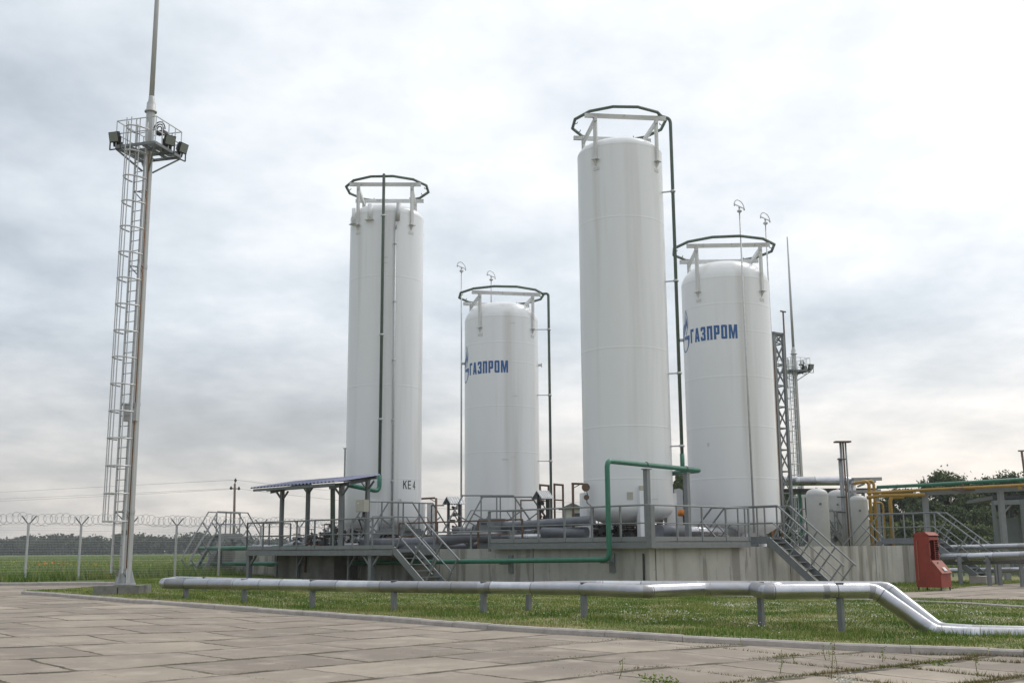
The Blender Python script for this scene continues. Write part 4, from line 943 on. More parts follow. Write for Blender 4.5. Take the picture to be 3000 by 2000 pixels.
# ================================================================ light masts
def mast(bx, by, top_h, plat_h, rot, label, r0=.2, ph=.8, ladder=True, number=False, sc=1.0, foot_z=None, grp='floodlight masts', pw=1.32, lamps=((-1, -1), (1, 0), (1, 1))):
    z0 = foot_z; B = Vector((bx, by, z0)); ex = Vector((math.cos(R(rot)), math.sin(R(rot)), 0)); ey = Vector((-ex.y, ex.x, 0))
    W_ = lambda a, b, z: B + ex * a + ey * b + UP * z
    t = thing('light_mast', B, label, 'light mast', grp)
    rr = lambda z: r0 * (1 - .27 * z / plat_h)
    MB().tube([W_(0, 0, 0), W_(0, 0, plat_h + 1.3)], [r0, r0 * .72], 8, smooth=False).build('mast_tube', 'mast_paint', t)
    MB().lathe([(r0 * .7, 0), (r0 * 1.0, 0), (r0 * 1.0, .04), (r0 * .74, .05), (r0 * .70, .28), (r0 * .50, .36), (r0 * .46, .50), (.05, .54)], W_(0, 0, plat_h + 1.25), 20).build('collar', 'mast_paint', t)
    MB().tube([W_(0, 0, plat_h + 1.7), W_(0, 0, plat_h + 5), W_(0, 0, top_h)], [r0 * .42, r0 * .37, r0 * .2], 10).build('lightning_spike', 'mast_paint', t)
    MB().lathe([(r0 * 1.65, 0), (r0 * 1.65, .05), (r0 * 1.02, .05)], B, 16, smooth=False).build('base_flange', 'mast_paint', t)
    for k in range(6):
        a = R(60 * k + 20); d = ex * math.cos(a) + ey * math.sin(a); MB().ext([B + d * r0 * .9 + UP * .05, B + d * r0 * 1.55 + UP * .05, B + d * r0 * .9 + UP * .46], ex.cross(UP) * .0 + d.cross(UP) * .03).build('gusset', 'mast_paint', t)
    # rust-streaked seam down the camera side
    d = dir_az(B, 8); MB().tube([B + d * (r0 * .99) + UP * .45, B + d * (rr(plat_h) * .99) + UP * plat_h], .014, 6).build('cable_duct', 'rust', t)
    # platform
    w2 = pw / 2; zp_ = plat_h
    for a, b in (((-w2, -w2), (w2, -w2)), ((w2, -w2), (w2, w2)), ((w2, w2), (-w2, w2)), ((-w2, w2), (-w2, -w2)), ((-w2, -.22), (w2, -.22)), ((-w2, .22), (w2, .22)), ((.22, -w2), (.22, w2)), ((-.25, -w2), (-.25, w2))):
        MB().bar(W_(*a, zp_), W_(*b, zp_), .04, .085).build('platform_beam', 'grey_steel', t)
    b = MB()
    n = 22
    for i in range(n):
        y = -w2 + pw * (i + .5) / n
        for x0, x1 in ((-w2, -.27), (.24, w2)): b.bar(W_(x0, y, zp_ + .06), W_(x1, y, zp_ + .05), .014, .02)
    b.build('grating', 'mid_steel', t)
    for sx, sy in ((1, -1), (1, 1), (-1, 1), (-1, -1)):
        MB().bar(W_(w2 * sx, w2 * sy, zp_ - .05), W_(.10 * sx, .10 * sy, zp_ - .62), .045, .045).build('strut', 'grey_steel', t)
    cs = [(-w2, -w2), (w2, -w2), (w2, w2), (-w2, w2)]
    for k in range(4):
        a, b_ = cs[k], cs[(k + 1) % 4]
        for hh in (ph, ph * .5): MB().bar(W_(*a, zp_ + hh), W_(*b_, zp_ + hh), .024).build('top_rail' if hh == ph else 'mid_rail', 'galvanised', t)
        for j in range(4):
            u = j / 4; q = W_(a[0] + (b_[0] - a[0]) * u, a[1] + (b_[1] - a[1]) * u, zp_); MB().bar(q, q + UP * ph, .024).build('railing_post', 'galvanised', t)
    # floodlights
    for (lx, ly) in lamps:
        c = W_(w2 * lx * 1.02, w2 * ly * 1.02, zp_ + .30); o = c - B; o.z = 0; o = (o.normalized() * .6 + Vector((-B.x, -B.y, 0)).normalized() * .7).normalized(); fd = (o + UP * -.30).normalized(); sx_ = fd.cross(UP).normalized(); sy_ = sx_.cross(fd); e_ = LS
        D_ = lambda a, b, f: c + (sx_ * a + sy_ * b + fd * f) * e_
        lt = MB().box(D_(-.27, -.25, 0), sx_ * .54 * e_, sy_ * .5 * e_, fd * .16 * e_).add([D_(i * .26, j * .24, 0) for i, j in ((-1, -1), (1, -1), (1, 1), (-1, 1))] + [D_(i * .12, j * .12, -.25) for i, j in ((-1, -1), (1, -1), (1, 1), (-1, 1))], [(4, 7, 6, 5), (0, 4, 5, 1), (1, 5, 6, 2), (2, 6, 7, 3), (3, 7, 4, 0)]).box(D_(-.2, -.45, 0), sx_ * .4 * e_, sy_ * .2 * e_, fd * -.22 * e_).build('floodlight', 'black_plastic', t)
        MB().box(D_(-.235, -.215, .155), sx_ * .47 * e_, sy_ * .43 * e_, fd * .012).build('glass', 'lamp_glass', lt)
        g_l, g_r = D_(-.3, 0, 0), D_(.3, 0, 0); dn = UP * .62 * e_
        MB().bar(g_l, g_l - dn, .03).bar(g_r, g_r - dn, .03).bar(g_l - dn, g_r - dn, .03).build('lamp_yoke', 'dark_metal', lt)
    q = W_(.35, -.25, zp_ + .45); MB().box(q, ex * .30, ey * .22, UP * .09).build('cable_tray', 'dark_metal', t)
    b = MB()
    for k in range(3): rr_ = .08 + .055 * k; b.tube([q + ex * (.15 + rr_ * math.cos(PI * i / 10)) + UP * (.1 + rr_ * 1.3 * math.sin(PI * i / 10)) for i in range(11)], .018, 5)
    b.build('cable_loops', 'black_plastic', t)
    for z in (2.0, plat_h * .40, plat_h * .72):
        MB().lathe([(rr(z) * 1.0, -.05), (rr(z) * 1.08, -.05), (rr(z) * 1.08, .05), (rr(z), .05)], W_(0, 0, z), 8, smooth=False).build('clamp_ring', 'mast_paint', t)
    q = W_(0, 0, plat_h * .36); MB().box(q - ex * (rr(plat_h * .36) + .05) - ey * .2, ex * (2 * rr(plat_h * .36) + .10), ey * .14, UP * .5).build('junction_box', 'mast_paint', t)
    # ladder with cage
    lx, ly = LAD; ld = (ex * lx + ey * ly).normalized(); ls = ld.cross(UP).normalized(); hw = .20
    lad = thing('ladder', B, None, None); lad.parent = t; lad.location = (0, 0, 0)
    zl0 = .32; zl1 = plat_h + ph
    for sg in (-1, 1): MB().bar(B + ld * (r0 + .14) + ls * hw * sg + UP * zl0, B + ld * (r0 * .72 + .17) + ls * hw * sg + UP * zl1, .045, .045, up=ls).build('ladder_rail', 'galvanised', lad)
    z = zl0 + .15; P_ = lambda zz: B + ld * ((r0 + .14) + ((r0 * .72 + .17) - (r0 + .14)) * (zz - zl0) / (zl1 - zl0)) + UP * zz
    while z < zl1: MB().cyl(P_(z) - ls * hw, P_(z) + ls * hw, .012, n=6).build('rung', 'mid_steel', lad); z += .30
    z = CAGE0
    hoops = []
    while z < zl1 + .1:
        pts = [P_(z) + ls * (hw + .08) * math.cos(a) * 1.0 + ld * (.56 * math.sin(a)) for a in [PI * i / 14 for i in range(15)]]
        MB().tube(pts, .024, 6, caps=True).build('cage_hoop', 'galvanised', lad); z += .76
    for a in (R(35), R(75), R(110), R(145)):
        if a in (R(35), R(145)): pass
        o = ls * (hw + .08) * math.cos(a) + ld * .56 * math.sin(a); MB().bar(P_(CAGE0) + o, P_(zl1) + o, .035, .012, up=ld).build('cage_strip', 'galvanised', lad)
    for z in (zl0 + .1, 2.0, plat_h * .40, plat_h * .72, plat_h * .9):
        for sg in (-1, 1): MB().bar(P_(z) + ls * hw * sg, B + ls * rr(z) * .5 * sg + UP * z, .03).bar(P_(z) + ls * hw * sg - UP * .0, B + ls * rr(z) * .5 * sg + UP * (z - .3), .022).build('ladder_bracket', 'mid_steel', lad)
    return t, B
LAD = (-.174, -.985); LS = .60; CAGE0 = 1.72
fd_ = at(362, 1726, 31.4); zf_ = gz(fd_.x)
mt_ = at(440, 446, 31.4)
MB().box((fd_.x - .62, 31.4 - .6, zf_ - .1), (.64, 0, 0), (0, 1.1, 0), (0, 0, .34)).box((fd_.x + .05, 31.4 - .57, zf_ - .1), (.56, 0, 0), (0, 1.05, 0), (0, 0, .34)).build('concrete_footing', 'old_concrete', loc=(fd_.x, 31.4, zf_), label='low dark concrete footing blocks under the left floodlight mast', cat='footing')
mt_l, MBs = mast(fd_.x + .02, 31.4, 26.0, mt_.z - zf_ - .25, -16, 'tall pale floodlight mast with caged ladder in the left foreground', foot_z=zf_ + .25, r0=.18)
h = .13; sh, _ = word('13', h, .05); 
wrap_shapes(sh, Vector((MBs.x, MBs.y, 0)), .165, at(356, 1566, 31.1).z, -55, 'number', 'sign_black', mt_l)
LAD = (-.95, -.3); LS = .7; CAGE0 = 2.6
rb = at(2346, 1420, 77); rp2 = at(2333, 1089, 77); rt = at(2306, 694, 77)
mast(rb.x, 77, rt.z + .3, rp2.z + .3, 20, 'distant pale floodlight mast right of the lattice tower', foot_z=-.3, r0=.23, ph=.9, pw=1.55, lamps=((1, -1), (1, 0)))

# ================================================================ jacketed heating pipes in the foreground
ZC = .49
def zpts(l, z=ZC): return [zp(a, b, z) for a, b in l]
PF_L = [(2458, 0)]
A = zpts([(492, 1708), (1100, 1717), (1425, 1720), (1697, 1724), (1884, 1731), (2060, 1723.5), (2240, 1724.5)])
Bp = zpts([(2262, 1732), (2425, 1730), (2562, 1729)])
jog = A[-1]
dA = (A[-1] - A[-2]).normalized()
low = [at(2738, 1853, 20.6), at(2850, 1859, 20.4), at(3010, 1862, 20.0), at(3700, 1880, 19)]
t = thing('insulated_pipe', A[0], 'front silver jacketed pipe on posts, kinked midway and dropping to the grass at right', 'pipe', 'silver jacketed pipes over the lawn')
end0 = [A[0] + Vector((.55, 2.0, -.02)), A[0] + Vector((-.12, .22, 0)), A[0] + Vector((.0, .05, 0))]
clad(elbow([A[0] + Vector((-.35, 1.6, 0)), A[0] + Vector((-.12, .0, 0))] + A[1:4] + [A[4]] + A[5:7] + [A[6] + dA * .35], .16, 2), .128, step=.8, parent=t)
q = Bp[0] - (Bp[1] - Bp[0]).normalized() * .10
clad(elbow([q + Vector((.1, 1.9, 0)), q, Bp[1], Bp[2], low[0], low[1], low[2], low[3]], .12, 2), .142, step=.7, parent=t)
Cc = [at(600, 1702, 33.5), at(1100, 1716.5, 27.6), at(1500, 1720, 25.4), at(1750, 1716.5, 24.6), at(2060, 1718, 23.6), at(2240, 1719, 23.0), at(2600, 1721, 22.4)]
lw = [at(2752, 1842, 21.6), at(2850, 1849, 21.2), at(3010, 1853, 20.8), at(3700, 1872, 19.8)]
t2_ = thing('insulated_pipe', Cc[0], 'rear silver jacketed pipe running half hidden behind the front one', 'pipe', 'silver jacketed pipes over the lawn')
clad(elbow([Cc[0] + Vector((-1.2, 1.2, 0))] + Cc + lw, .12, 2), .125, step=.8, parent=t2_)
def post_under(px, line, rad, parent, foot_py=None, w=.11):
    # on the pipe centre line at that picture column
    best = None
    for a, b in zip(line, line[1:]):
        for i in range(41):
            p = a.lerp(b, i / 40); q = at(px, 1720, p.y); e_ = abs(q.x - p.x)
            if best is None or e_ < best[0]: best = (e_, p)
    p = best[1]; g = gz(p.x); lift = 0
    MB().bar(Vector((p.x, p.y, g - .12)), Vector((p.x, p.y, p.z - rad + .02)), .10, .10, up=AX).build('support_post', 'grey_steel', parent); MB().box(Vector((p.x - .07, p.y - .07, p.z + rad - .008)), (.14, 0, 0), (0, .14, 0), (0, 0, .016)).build('strap_plate', 'grey_steel', parent)
for px in (540, 716, 921, 1153, 1413, 1709, 2228): post_under(px, A, .128, t)
post_under(2458, Bp, .142, t, w=.14)
for px in (578, 1550): post_under(px, Cc, .125, t2_)

# ================================================================ red fire cabinet
c = at(2684, 1700, 40.0); zc = gz(c.x); c.z = zc; D_ = -AX; Wd = VX
O = at(2686, 1724, 40.6); O.z = gz(O.x)
def K(d, w_, z): return O + D_ * d + Wd * w_ + UP * z
t = thing('fire_cabinet', O, 'red steel fire cabinet with open barred front and sloping sand chest', 'fire cabinet')
MB().ext([K(0, 0, .13), K(.92, 0, .13), K(.92, 0, .60), K(.60, 0, 1.02), K(0, 0, 1.02)], Wd * .80).build('sand_chest', 'red_paint', t)
MB().ext([K(.60, -.015, 1.03), K(.60, .815, 1.03), K(.95, .815, .59), K(.95, -.015, .59)], UP * .03 + D_ * .03).build('chest_lid', 'red_lid', t)
q = [K(.83, .28, .785), K(.83, .50, .785), K(.92, .50, .668), K(.92, .28, .668)]
MB().ext([p + UP * .035 + D_ * .03 for p in q], UP * .004 + D_ * .004).build('notice', 'tag_white', t)
MB().box(K(.575, .70, 1.40), D_ * .03, Wd * .025, UP * .12).build('handle', 'dark_metal', t)
for zz in (1.15, 1.68): MB().cyl(K(.58, .035, zz), K(.58, .035, zz + .09), .014, n=8).build('hinge', 'dark_metal', t)
MB().cyl(K(.70, .30, .96), K(.72, .30, 1.0), .025, n=8).build('latch', 'dark_metal', t)
# upper cupboard: three sides, roof, frame, dark inside
b = MB().box(K(0, 0, 1.02), D_ * .56, Wd * .02, UP * .92).box(K(0, .78, 1.02), D_ * .56, Wd * .02, UP * .92).box(K(0, .02, 1.02), D_ * .02, Wd * .76, UP * .92).box(K(.02, .02, 1.88), D_ * .54, Wd * .76, UP * .02)
b.build('cupboard_case', 'red_paint', t)
MB().ext([K(-.02, -.02, 1.94), K(.60, -.02, 1.94), K(.45, -.02, 2.06), K(.13, -.02, 2.06)], Wd * .84).build('cupboard_roof', 'red_paint', t)
MB().box(K(.54, .02, 1.03), D_ * .03, Wd * .06, UP * .84).box(K(.54, .72, 1.03), D_ * .03, Wd * .06, UP * .84).box(K(.54, .08, 1.03), D_ * .03, Wd * .64, UP * .05).box(K(.54, .08, 1.78), D_ * .03, Wd * .64, UP * .09).box(K(.54, .44, 1.08), D_ * .03, Wd * .03, UP * .70).build('front_frame', 'red_paint', t)
b = MB()
for i in range(9): b.box(K(.545, .47, 1.13 + i * .07), D_ * .02, Wd * .25, UP * .022)
b.build('louvre', 'dark_red', t)
MB().box(K(.03, .03, 1.04), D_ * .03, Wd * .74, UP * .83).build('back_panel', 'dark_red', t)
MB().cyl(K(.35, .22, 1.04), K(.40, .24, 1.7), .02, n=6).box(K(.34, .15, 1.04), D_ * .02, Wd * .17, UP * .25).build('shovel', 'red_paint', t)
MB().box(K(.10, -.035, .35), D_ * .035, Wd * .035, UP * 1.4).build('side_strap', 'red_lid', t)
for a, b_ in ((.03, .03), (.86, .03), (.03, .74), (.86, .74)): MB().box(K(a, b_, -.03), D_ * .04, Wd * .04, UP * .17).build('leg', 'dark_metal', t)

# ================================================================ perimeter fence
def fence(P0, P1, npost, label, h=2.27, mesh=True, coil=True, step=.06, seed=1):
    rg = random.Random(seed); t = thing('perimeter_fence', P0, label, 'fence'); d = (P1 - P0); L_ = d.length; d.normalize(); n_ = Vector((-d.y, d.x, 0))
    posts = [P0.lerp(P1, i / (npost - 1)) for i in range(npost)]
    for p in posts:
        p = Vector((p.x, p.y, gz(p.x))); b = MB().bar(p - UP * .1, p + UP * h, .075, .075, up=d)
        o = b.build('fence_post', 'galvanised', t)
        ar = (d * .55 + Vector((.8, 0, 0))).normalized()
        b = MB().bar(p + UP * (h - .05), p + UP * (h + .30) + ar * .27, .035, .05).bar(p + UP * (h - .05), p + UP * (h + .30) - ar * .27, .035, .05); b.build('barb_arm', 'grey_steel', o)
    def z_(x): return gz(x)
    if mesh:
        b = MB(); z = .12
        while z < h + .02:
            a, q = posts[0], posts[-1]; r_ = .005 if abs((z * 10) % 4) > .6 else .009
            a = Vector((a.x, a.y, gz(a.x) + z)); q = Vector((q.x, q.y, gz(q.x) + z)); b.bar(a, q, r_ * 1.0, r_ * 1.0); z += .10
        k = int(L_ / step)
        for i in range(k):
            p = P0 + d * (L_ * i / k); p = Vector((p.x, p.y, gz(p.x) + .1)); b.bar(p, p + UP * (h - .08), .003, .003, up=d)
        o = b.build('wire_mesh', 'galvanised', t)
    if coil:
        b = MB(); s_ = 0; pts = []; ph = 0
        c0 = h + .17; n = 16; tot = int(L_ / .25)
        for i in range(tot * n):
            u = i / n; s_ = L_ * u / tot; p = P0 + d * s_; a = 2 * PI * u; rr = .22 + .02 * math.sin(u * 1.7) + .012 * math.sin(u * 5.1)
            p = Vector((p.x, p.y, gz(p.x) + c0 + .03 * math.sin(u * .9))) + UP * rr * math.sin(a) + Vector((.95, .25 + .3 * math.sin(u * 2.3), 0)).normalized() * rr * math.cos(a)
            pts.append(p)
        b.tube(pts, .0115, 4, smooth=False)
        for zz in (.05, .30): b.bar(Vector((P0.x, P0.y, gz(P0.x) + h + zz)), Vector((P1.x, P1.y, gz(P1.x) + h + zz)), .006)
        b.build('razor_coil', 'galvanised', t)
    return t
pA = zp(72, 1703, .15); pB = zp(511, 1691.5, .15); dd = (pB - pA) / 3
P0 = pA - dd * 2; P1 = pA + dd * 9; P0.z = P1.z = 0
fence(P0, P1, 12, 'long welded mesh fence topped with a razor wire coil, seen at left')
fa, fb = at(2400, 1600, 92), at(3150, 1600, 92); fa.z = fb.z = 0
fence(fa, fb, 9, 'far mesh fence with Y-shaped post tops below the trees at right', h=2.0, step=.3, coil=False)

# ================================================================ lattice tower
def lattice():
    c = at(2288, 1420, 61); tp = at(2285, 980, 61).z; w2 = .36; t = thing('lattice_tower', (c.x, c.y, .2), 'square grey lattice steel tower with rusty legs right of the right-hand tank', 'lattice tower')
    ex = Vector((math.cos(R(32)), math.sin(R(32)), 0)); ey = Vector((-ex.y, ex.x, 0)); W_ = lambda a, b, z: Vector((c.x, c.y, z)) + ex * a * w2 * (1.0) + ey * b * w2
    cs = [(-1, -1), (1, -1), (1, 1), (-1, 1)]
    for i, (a, b) in enumerate(cs): MB().bar(W_(a, b, .2), W_(a, b, tp), .15, .15, up=ex).build('leg', 'mid_steel' if i != 3 else 'rust', t)
    z = .6; k = 0
    while z < tp - .1:
        zn = min(z + 1.18, tp)
        for i in range(4):
            a, b = cs[i], cs[(i + 1) % 4]
            MB().bar(W_(*a, z), W_(*b, z), .06, .06).build('cross_bar', 'grey_steel', t)
            MB().bar(W_(*a, z), W_(*b, zn), .05, .05).bar(W_(*b, z), W_(*a, zn), .05, .05).build('diagonal', 'mid_steel', t)
        z = zn
    for i in range(4): MB().bar(W_(*cs[i], tp), W_(*cs[(i + 1) % 4], tp), .12, .12, ext=.12).build('cross_bar', 'grey_steel', t)
    q = at(2294, 912, 61); MB().tube([Vector((q.x, q.y, tp - 3)), q], .05, 6).bar(q - Vector((.16, 0, -.02)), q + Vector((.16, 0, -.04)), .07).build('aerial', 'brown_metal', t)
    for k, o in enumerate((-1.1, -1.35)):
        MB().tube([W_(o, -1.0, .3), W_(o, -1.0, tp - .8)], .045, 6).build('riser_pipe', 'rust' if k else 'mid_steel', t)
    MB().tube([W_(1.35, 1, .3), W_(1.35, 1, tp - .2)], .05, 6).build('riser_pipe', 'rust', t)
    return t
lattice()

# ================================================================ short vessels, vent stack, pipe racks on the right
for (x0, x1, y0, Y, lab, se) in ((2364, 2428, 1430, 57, 'small pale vertical vessel, left of the group of three', .2), (2427, 2490, 1434, 59.5, 'small pale vertical vessel in the middle of the group of three', .0), (2491, 2543, 1450, 58, 'small pale vertical vessel, right of the group of three and the shortest', .1)):
    a, b_ = at(x0, 1500, Y), at(x1, 1500, Y); rad = (b_.x - a.x) / 2; c = (a + b_) / 2; zt_ = at((x0 + x1) / 2, y0, Y).z; t = thing('pressure_vessel', (c.x, c.y, .3), lab, 'pressure vessel', 'three small vertical vessels')
    pr = [(rad * .6, .3), (rad * .6, .6), (rad, .95), (rad, zt_ - rad * .62 - .08), (rad, zt_ - rad * .62 - .03), (rad + .006, zt_ - rad * .62)] + [(max(.001, rad * math.cos(R(i * 10)) ** .8), zt_ - rad * .62 + rad * .62 * math.sin(R(i * 10))) for i in range(1, 10)]
    MB().lathe(pr, (c.x, c.y, 0), 40).build('vessel_shell', 'vessel_paint', t); MB().cyl((c.x, c.y, zt_ - .02), (c.x, c.y, zt_ + .05), .07).build('nozzle', 'white_steel', t)
    d = dir_az(c, se * 100 - 5); MB().cyl(c + d * rad + UP * (zt_ - c.z - .8), c + d * (rad + .06) + UP * (zt_ - c.z - .8), .06, n=10).build('nozzle', 'grey_steel', t)
# triple vent stack
Y = 54; t = thing('vent_stack', at(2466, 1590, Y), 'triple thin steel vent stack with a shared flat cap plate', 'vent stack')
tp = at(2468, 1296, Y)
for k, (o, r_) in enumerate(((-.10, .06), (.02, .045), (.14, .045), (-.19, .07))):
    zz = tp.z if k < 3 else at(2462, 1341, Y).z; MB().tube([Vector((tp.x + o + .03, Y, .4)), Vector((tp.x + o, Y, zz))], r_, 8).build('flue', 'mid_steel' if k != 1 else 'brown_metal', t)
MB().box(tp + Vector((-.38, -.2, 0)), (.76, 0, 0), (0, .4, 0), (0, 0, .07)).build('cap_plate', 'brown_metal', t)
for py in (1345, 1455, 1500): q = at(2466, py, Y - .1); MB().bar(q - Vector((.22, 0, 0)), q + Vector((.2, 0, 0)), .05).build('tie_bar', 'dark_metal', t)
# jacketed duct above the vessels
def seg(name, pts, r, label, mt, **k):
    t = thing(name, pts[0], label, 'pipe', k.get('group')); MB().tube(elbow(pts, k.get('rad', .25)), r, k.get('n', 12)).build('pipe_run', mt, t); return t
t = thing('insulated_pipe', at(2290, 1410, 61), 'silver jacketed duct running level above the three small vessels and bending down', 'pipe')
clad(elbow([at(2292, 1409, 62), at(2470, 1408, 61.5), at(2493, 1410, 61.5), at(2496, 1455, 61.5), at(2496, 1590, 61.5)], .45, 6), .25, step=1, parent=t)
t = thing('pipe_rack', at(2290, 1590, 62), 'grey steel rack with a flat deck behind the three small vessels', 'pipe rack')
a, b_ = at(2290, 1428, 61), at(2580, 1408, 62); 
MB().box(Vector((a.x, 62.6, a.z - .15)), Vector((b_.x - a.x, 0, 0)), (0, 3.2, 0), (0, 0, .18)).build('deck_plate', 'dark_metal', t)
for px in (2345, 2378, 2532, 2574): q = at(px, 1500, 63); MB().bar(Vector((q.x, 63, .2)), Vector((q.x, 63, a.z - .14)), .16, .16, up=Vector((1, 0, 0))).build('rack_post', 'mid_steel' if px > 2400 else 'green_paint' if px == 2345 else 'mid_steel', t)
q0, q1 = at(2498, 1404, 58), at(2580, 1402, 60); MB().bar(q0, q1, .16, .18).build('rack_beam', 'mid_steel', t)
q0, q1 = at(2490, 1440, 58), at(2578, 1436, 60); MB().bar(q0, q1, .12, .14).build('rack_beam', 'mid_steel', t)
for k in range(5): q = at(2500 + 16 * k, 1403 + 7 * (k % 3), 58.3); MB().bar(q, q + Vector((.4, 2.4, 0)), .08).build('rack_beam', 'mid_steel', t)
# yellow pipes
yg = 'yellow gas pipes at the right'
for i, (px, y0, r_) in enumerate(((2545, 1408, .085), (2559, 1407, .075), (2607, 1456, .10), (2586, 1470, .05))):
    a, b_ = at(px, y0, 56.5 + i * .6), at(px, 1590, 56.5 + i * .6)
    seg('gas_pipe', [Vector((a.x, a.y, .3)), Vector((a.x, a.y, a.z)), at(px - (44, 52, -40, 30)[i], y0 + (8, 6, -2, 3)[i], 56.5 + i * .6)], r_, ('thick yellow upright pipe beside the shortest small vessel', 'second yellow upright pipe right of the shortest small vessel', 'yellow upright pipe standing alone left of the rack leg', 'thin yellow upright pipe between the two thicker ones')[i], 'yellow_paint', group=yg)
for i, (y0, y1, y2) in enumerate(((1441.5, 1430, 1419), (1451, 1447, 1438))):
    seg('gas_pipe', [at(2540, y0 + 2 + 4 * i, 56), at(2582, y0, 55.6), at(2710, y1 + (1.5 if i else 4), 54.2)] + ([at(3060, y2 - 2, 50.5)] if i == 0 else []), .07 if i == 0 else .085, ('upper yellow pipe along the right-hand rack', 'lower yellow pipe ending at the right-hand rack leg')[i], 'yellow_paint', group=yg)
seg('gas_pipe', [at(2570, 1426.5, 56), at(2700, 1420.5, 54.5), at(3080, 1399, 50.5)], .085, 'long green pipe crossing the sky above the right-hand rack', 'green_paint', group='green gas pipes')
t = thing('pipe_rack', at(2708, 1590, 54.5), 'grey steel rack with two legs carrying the yellow pipes at far right', 'pipe rack')
MB().bar(at(2700, 1444, 54.6), at(3060, 1427, 51), .2, .22).build('rack_beam', 'mid_steel', t)
for px, y1, Y in ((2709, 1445, 54.5), (2930, 1436, 52.2)):
    q, q2 = at(px, y1, Y), at(px, 1600, Y); MB().bar(Vector((q.x, q.y, -.3)), Vector((q.x, q.y, q.z)), .26, .22, up=Vector((1, 0, 0))).build('rack_post', 'mid_steel', t)
    MB().bar(Vector((q.x + .35, q.y + 1, -.3)), Vector((q.x + .35, q.y + 1, q.z - .2)), .10).bar(Vector((q.x, q.y, 1.6)), Vector((q.x + .35, q.y + 1, 3.0)), .06).bar(Vector((q.x + .35, q.y + 1, 1.6)), Vector((q.x, q.y, 3.0)), .06).build('brace', 'mid_steel', t)
q = at(2823, 1434, 53); MB().bar(q - Vector((.5, 0, -.02)), q + Vector((.5, 0, .02)), .26, .12).bar(q + UP * .05, at(2820, 1412, 53), .08).bar(q + UP * .05 + Vector((.14, 0, 0)), at(2828, 1420, 53), .06).build('pipe_shoe', 'brown_metal', t)
q = at(2983, 1422, 51.2); MB().box(q, (.16, 0, 0), (0, .1, 0), (0, 0, -.16)).build('marker_plate', 'yellow_paint', t)
# three low silver mains
for i, (l, r_, lab) in enumerate((([(2690, 1606, 52), (2760, 1605, 50), (3060, 1598, 44)], .125, 'top silver pipe of the low run at right'), ([(2700, 1633, 50), (2765, 1632.5, 48), (3060, 1626, 42)], .17, 'middle and thickest silver pipe of the low run at right'), ([(2700, 1672, 53), (2780, 1671, 51), (3060, 1668, 46)], .115, 'bottom silver pipe of the low run at right'))):
    pts = [at(*q) for q in l]; t = thing('insulated_pipe', pts[0], lab, 'pipe', 'low silver pipes at the right edge'); clad(pts, r_, step=1.5, parent=t)
    if i == 1:
        c2 = [p + Vector((0, .5, -.16)) for p in pts]; t9 = thing('insulated_pipe', c2[0], 'dark lagged pipe tucked under the middle silver pipe at right', 'pipe', 'low silver pipes at the right edge'); clad(c2, .15, 'dark_lagging', 1.5, parent=t9)
for k, (px, Y) in enumerate(((2810, 46.5), (2894, 45), (2916, 47), (2925, 45.5), (2990, 43.5))):
    q = at(px, 1640, Y); g = gz(q.x); z1 = at(px, 1626, Y).z; MB().bar(Vector((q.x, Y, g - .1)), Vector((q.x, Y, z1)), .15, .13, up=Vector((1, 0, 0))).bar(Vector((q.x - .16, Y, z1 - .2)), Vector((q.x + .16, Y, z1 - .2)), .08).build('pipe_stand', 'mid_steel', loc=(q.x, Y, g), label='grey steel stand under the low silver pipes at right', cat='post', group='stands under the low silver pipes')
for k in range(14):
    q = at(2790 + k * 16, 1650, 58 + (k % 3)); g = gz(q.x); MB().bar(Vector((q.x, q.y, g)), Vector((q.x, q.y, 1.0)), .07).bar(Vector((q.x - .1, q.y, .96)), Vector((q.x + .1, q.y, .96)), .05).build('short_stanchion', 'grey_steel', loc=(q.x, q.y, g), label='short grey stanchion in the row behind the low pipes', cat='post', group='row of short stanchions')
# open shed at the right edge
t = thing('open_shed', at(2915, 1595, 62), 'open-sided shed with dark flat roof at the right edge', 'shed')
a = at(2908, 1456, 62); b_ = at(3300, 1442, 58); MB().box(a + Vector((0, 0, -.12)), Vector((b_.x - a.x, -3, 0)), (1.0, 6, 0), (0, 0, .20)).build('roof', 'dark_metal', t); MB().bar(a - UP * .3, b_ - UP * .3, .12, .25).build('roof_beam', 'mid_steel', t)
for px, Y in ((2914, 62), (2940, 64), (2962, 66), (2998, 60)): q = at(px, 1520, Y); MB().bar(Vector((q.x, Y, gz(q.x))), Vector((q.x, Y, a.z - .2)), .17, .17, up=Vector((1, 0, 0))).build('shed_post', 'shed_grey', t)
MB().bar(at(2942, 1500, 61.5), at(2967, 1472, 61.5), .08).build('brace', 'mid_steel', t)
a = at(2982, 1515, 64); MB().box(Vector((a.x, 64, -.3)), (5, 0, 0), (0, 3, 0), (0, 0, a.z + .3)).build('equipment_panel', 'shed_grey', t)
# T-shaped aerial at the edge
a, b_ = at(2993, 1320, 58), at(2999, 1400, 58); MB().tube([Vector((a.x + .1, 58, b_.z - 1)), a], .06, 6).bar(a - Vector((.18, 0, 0)), a + Vector((.3, 0, 0)), .07).build('vent_mast', 'brown_metal', loc=(a.x, 58, b_.z - 1), label='thin T-topped vent pipe above the right-hand shed', cat='vent mast')
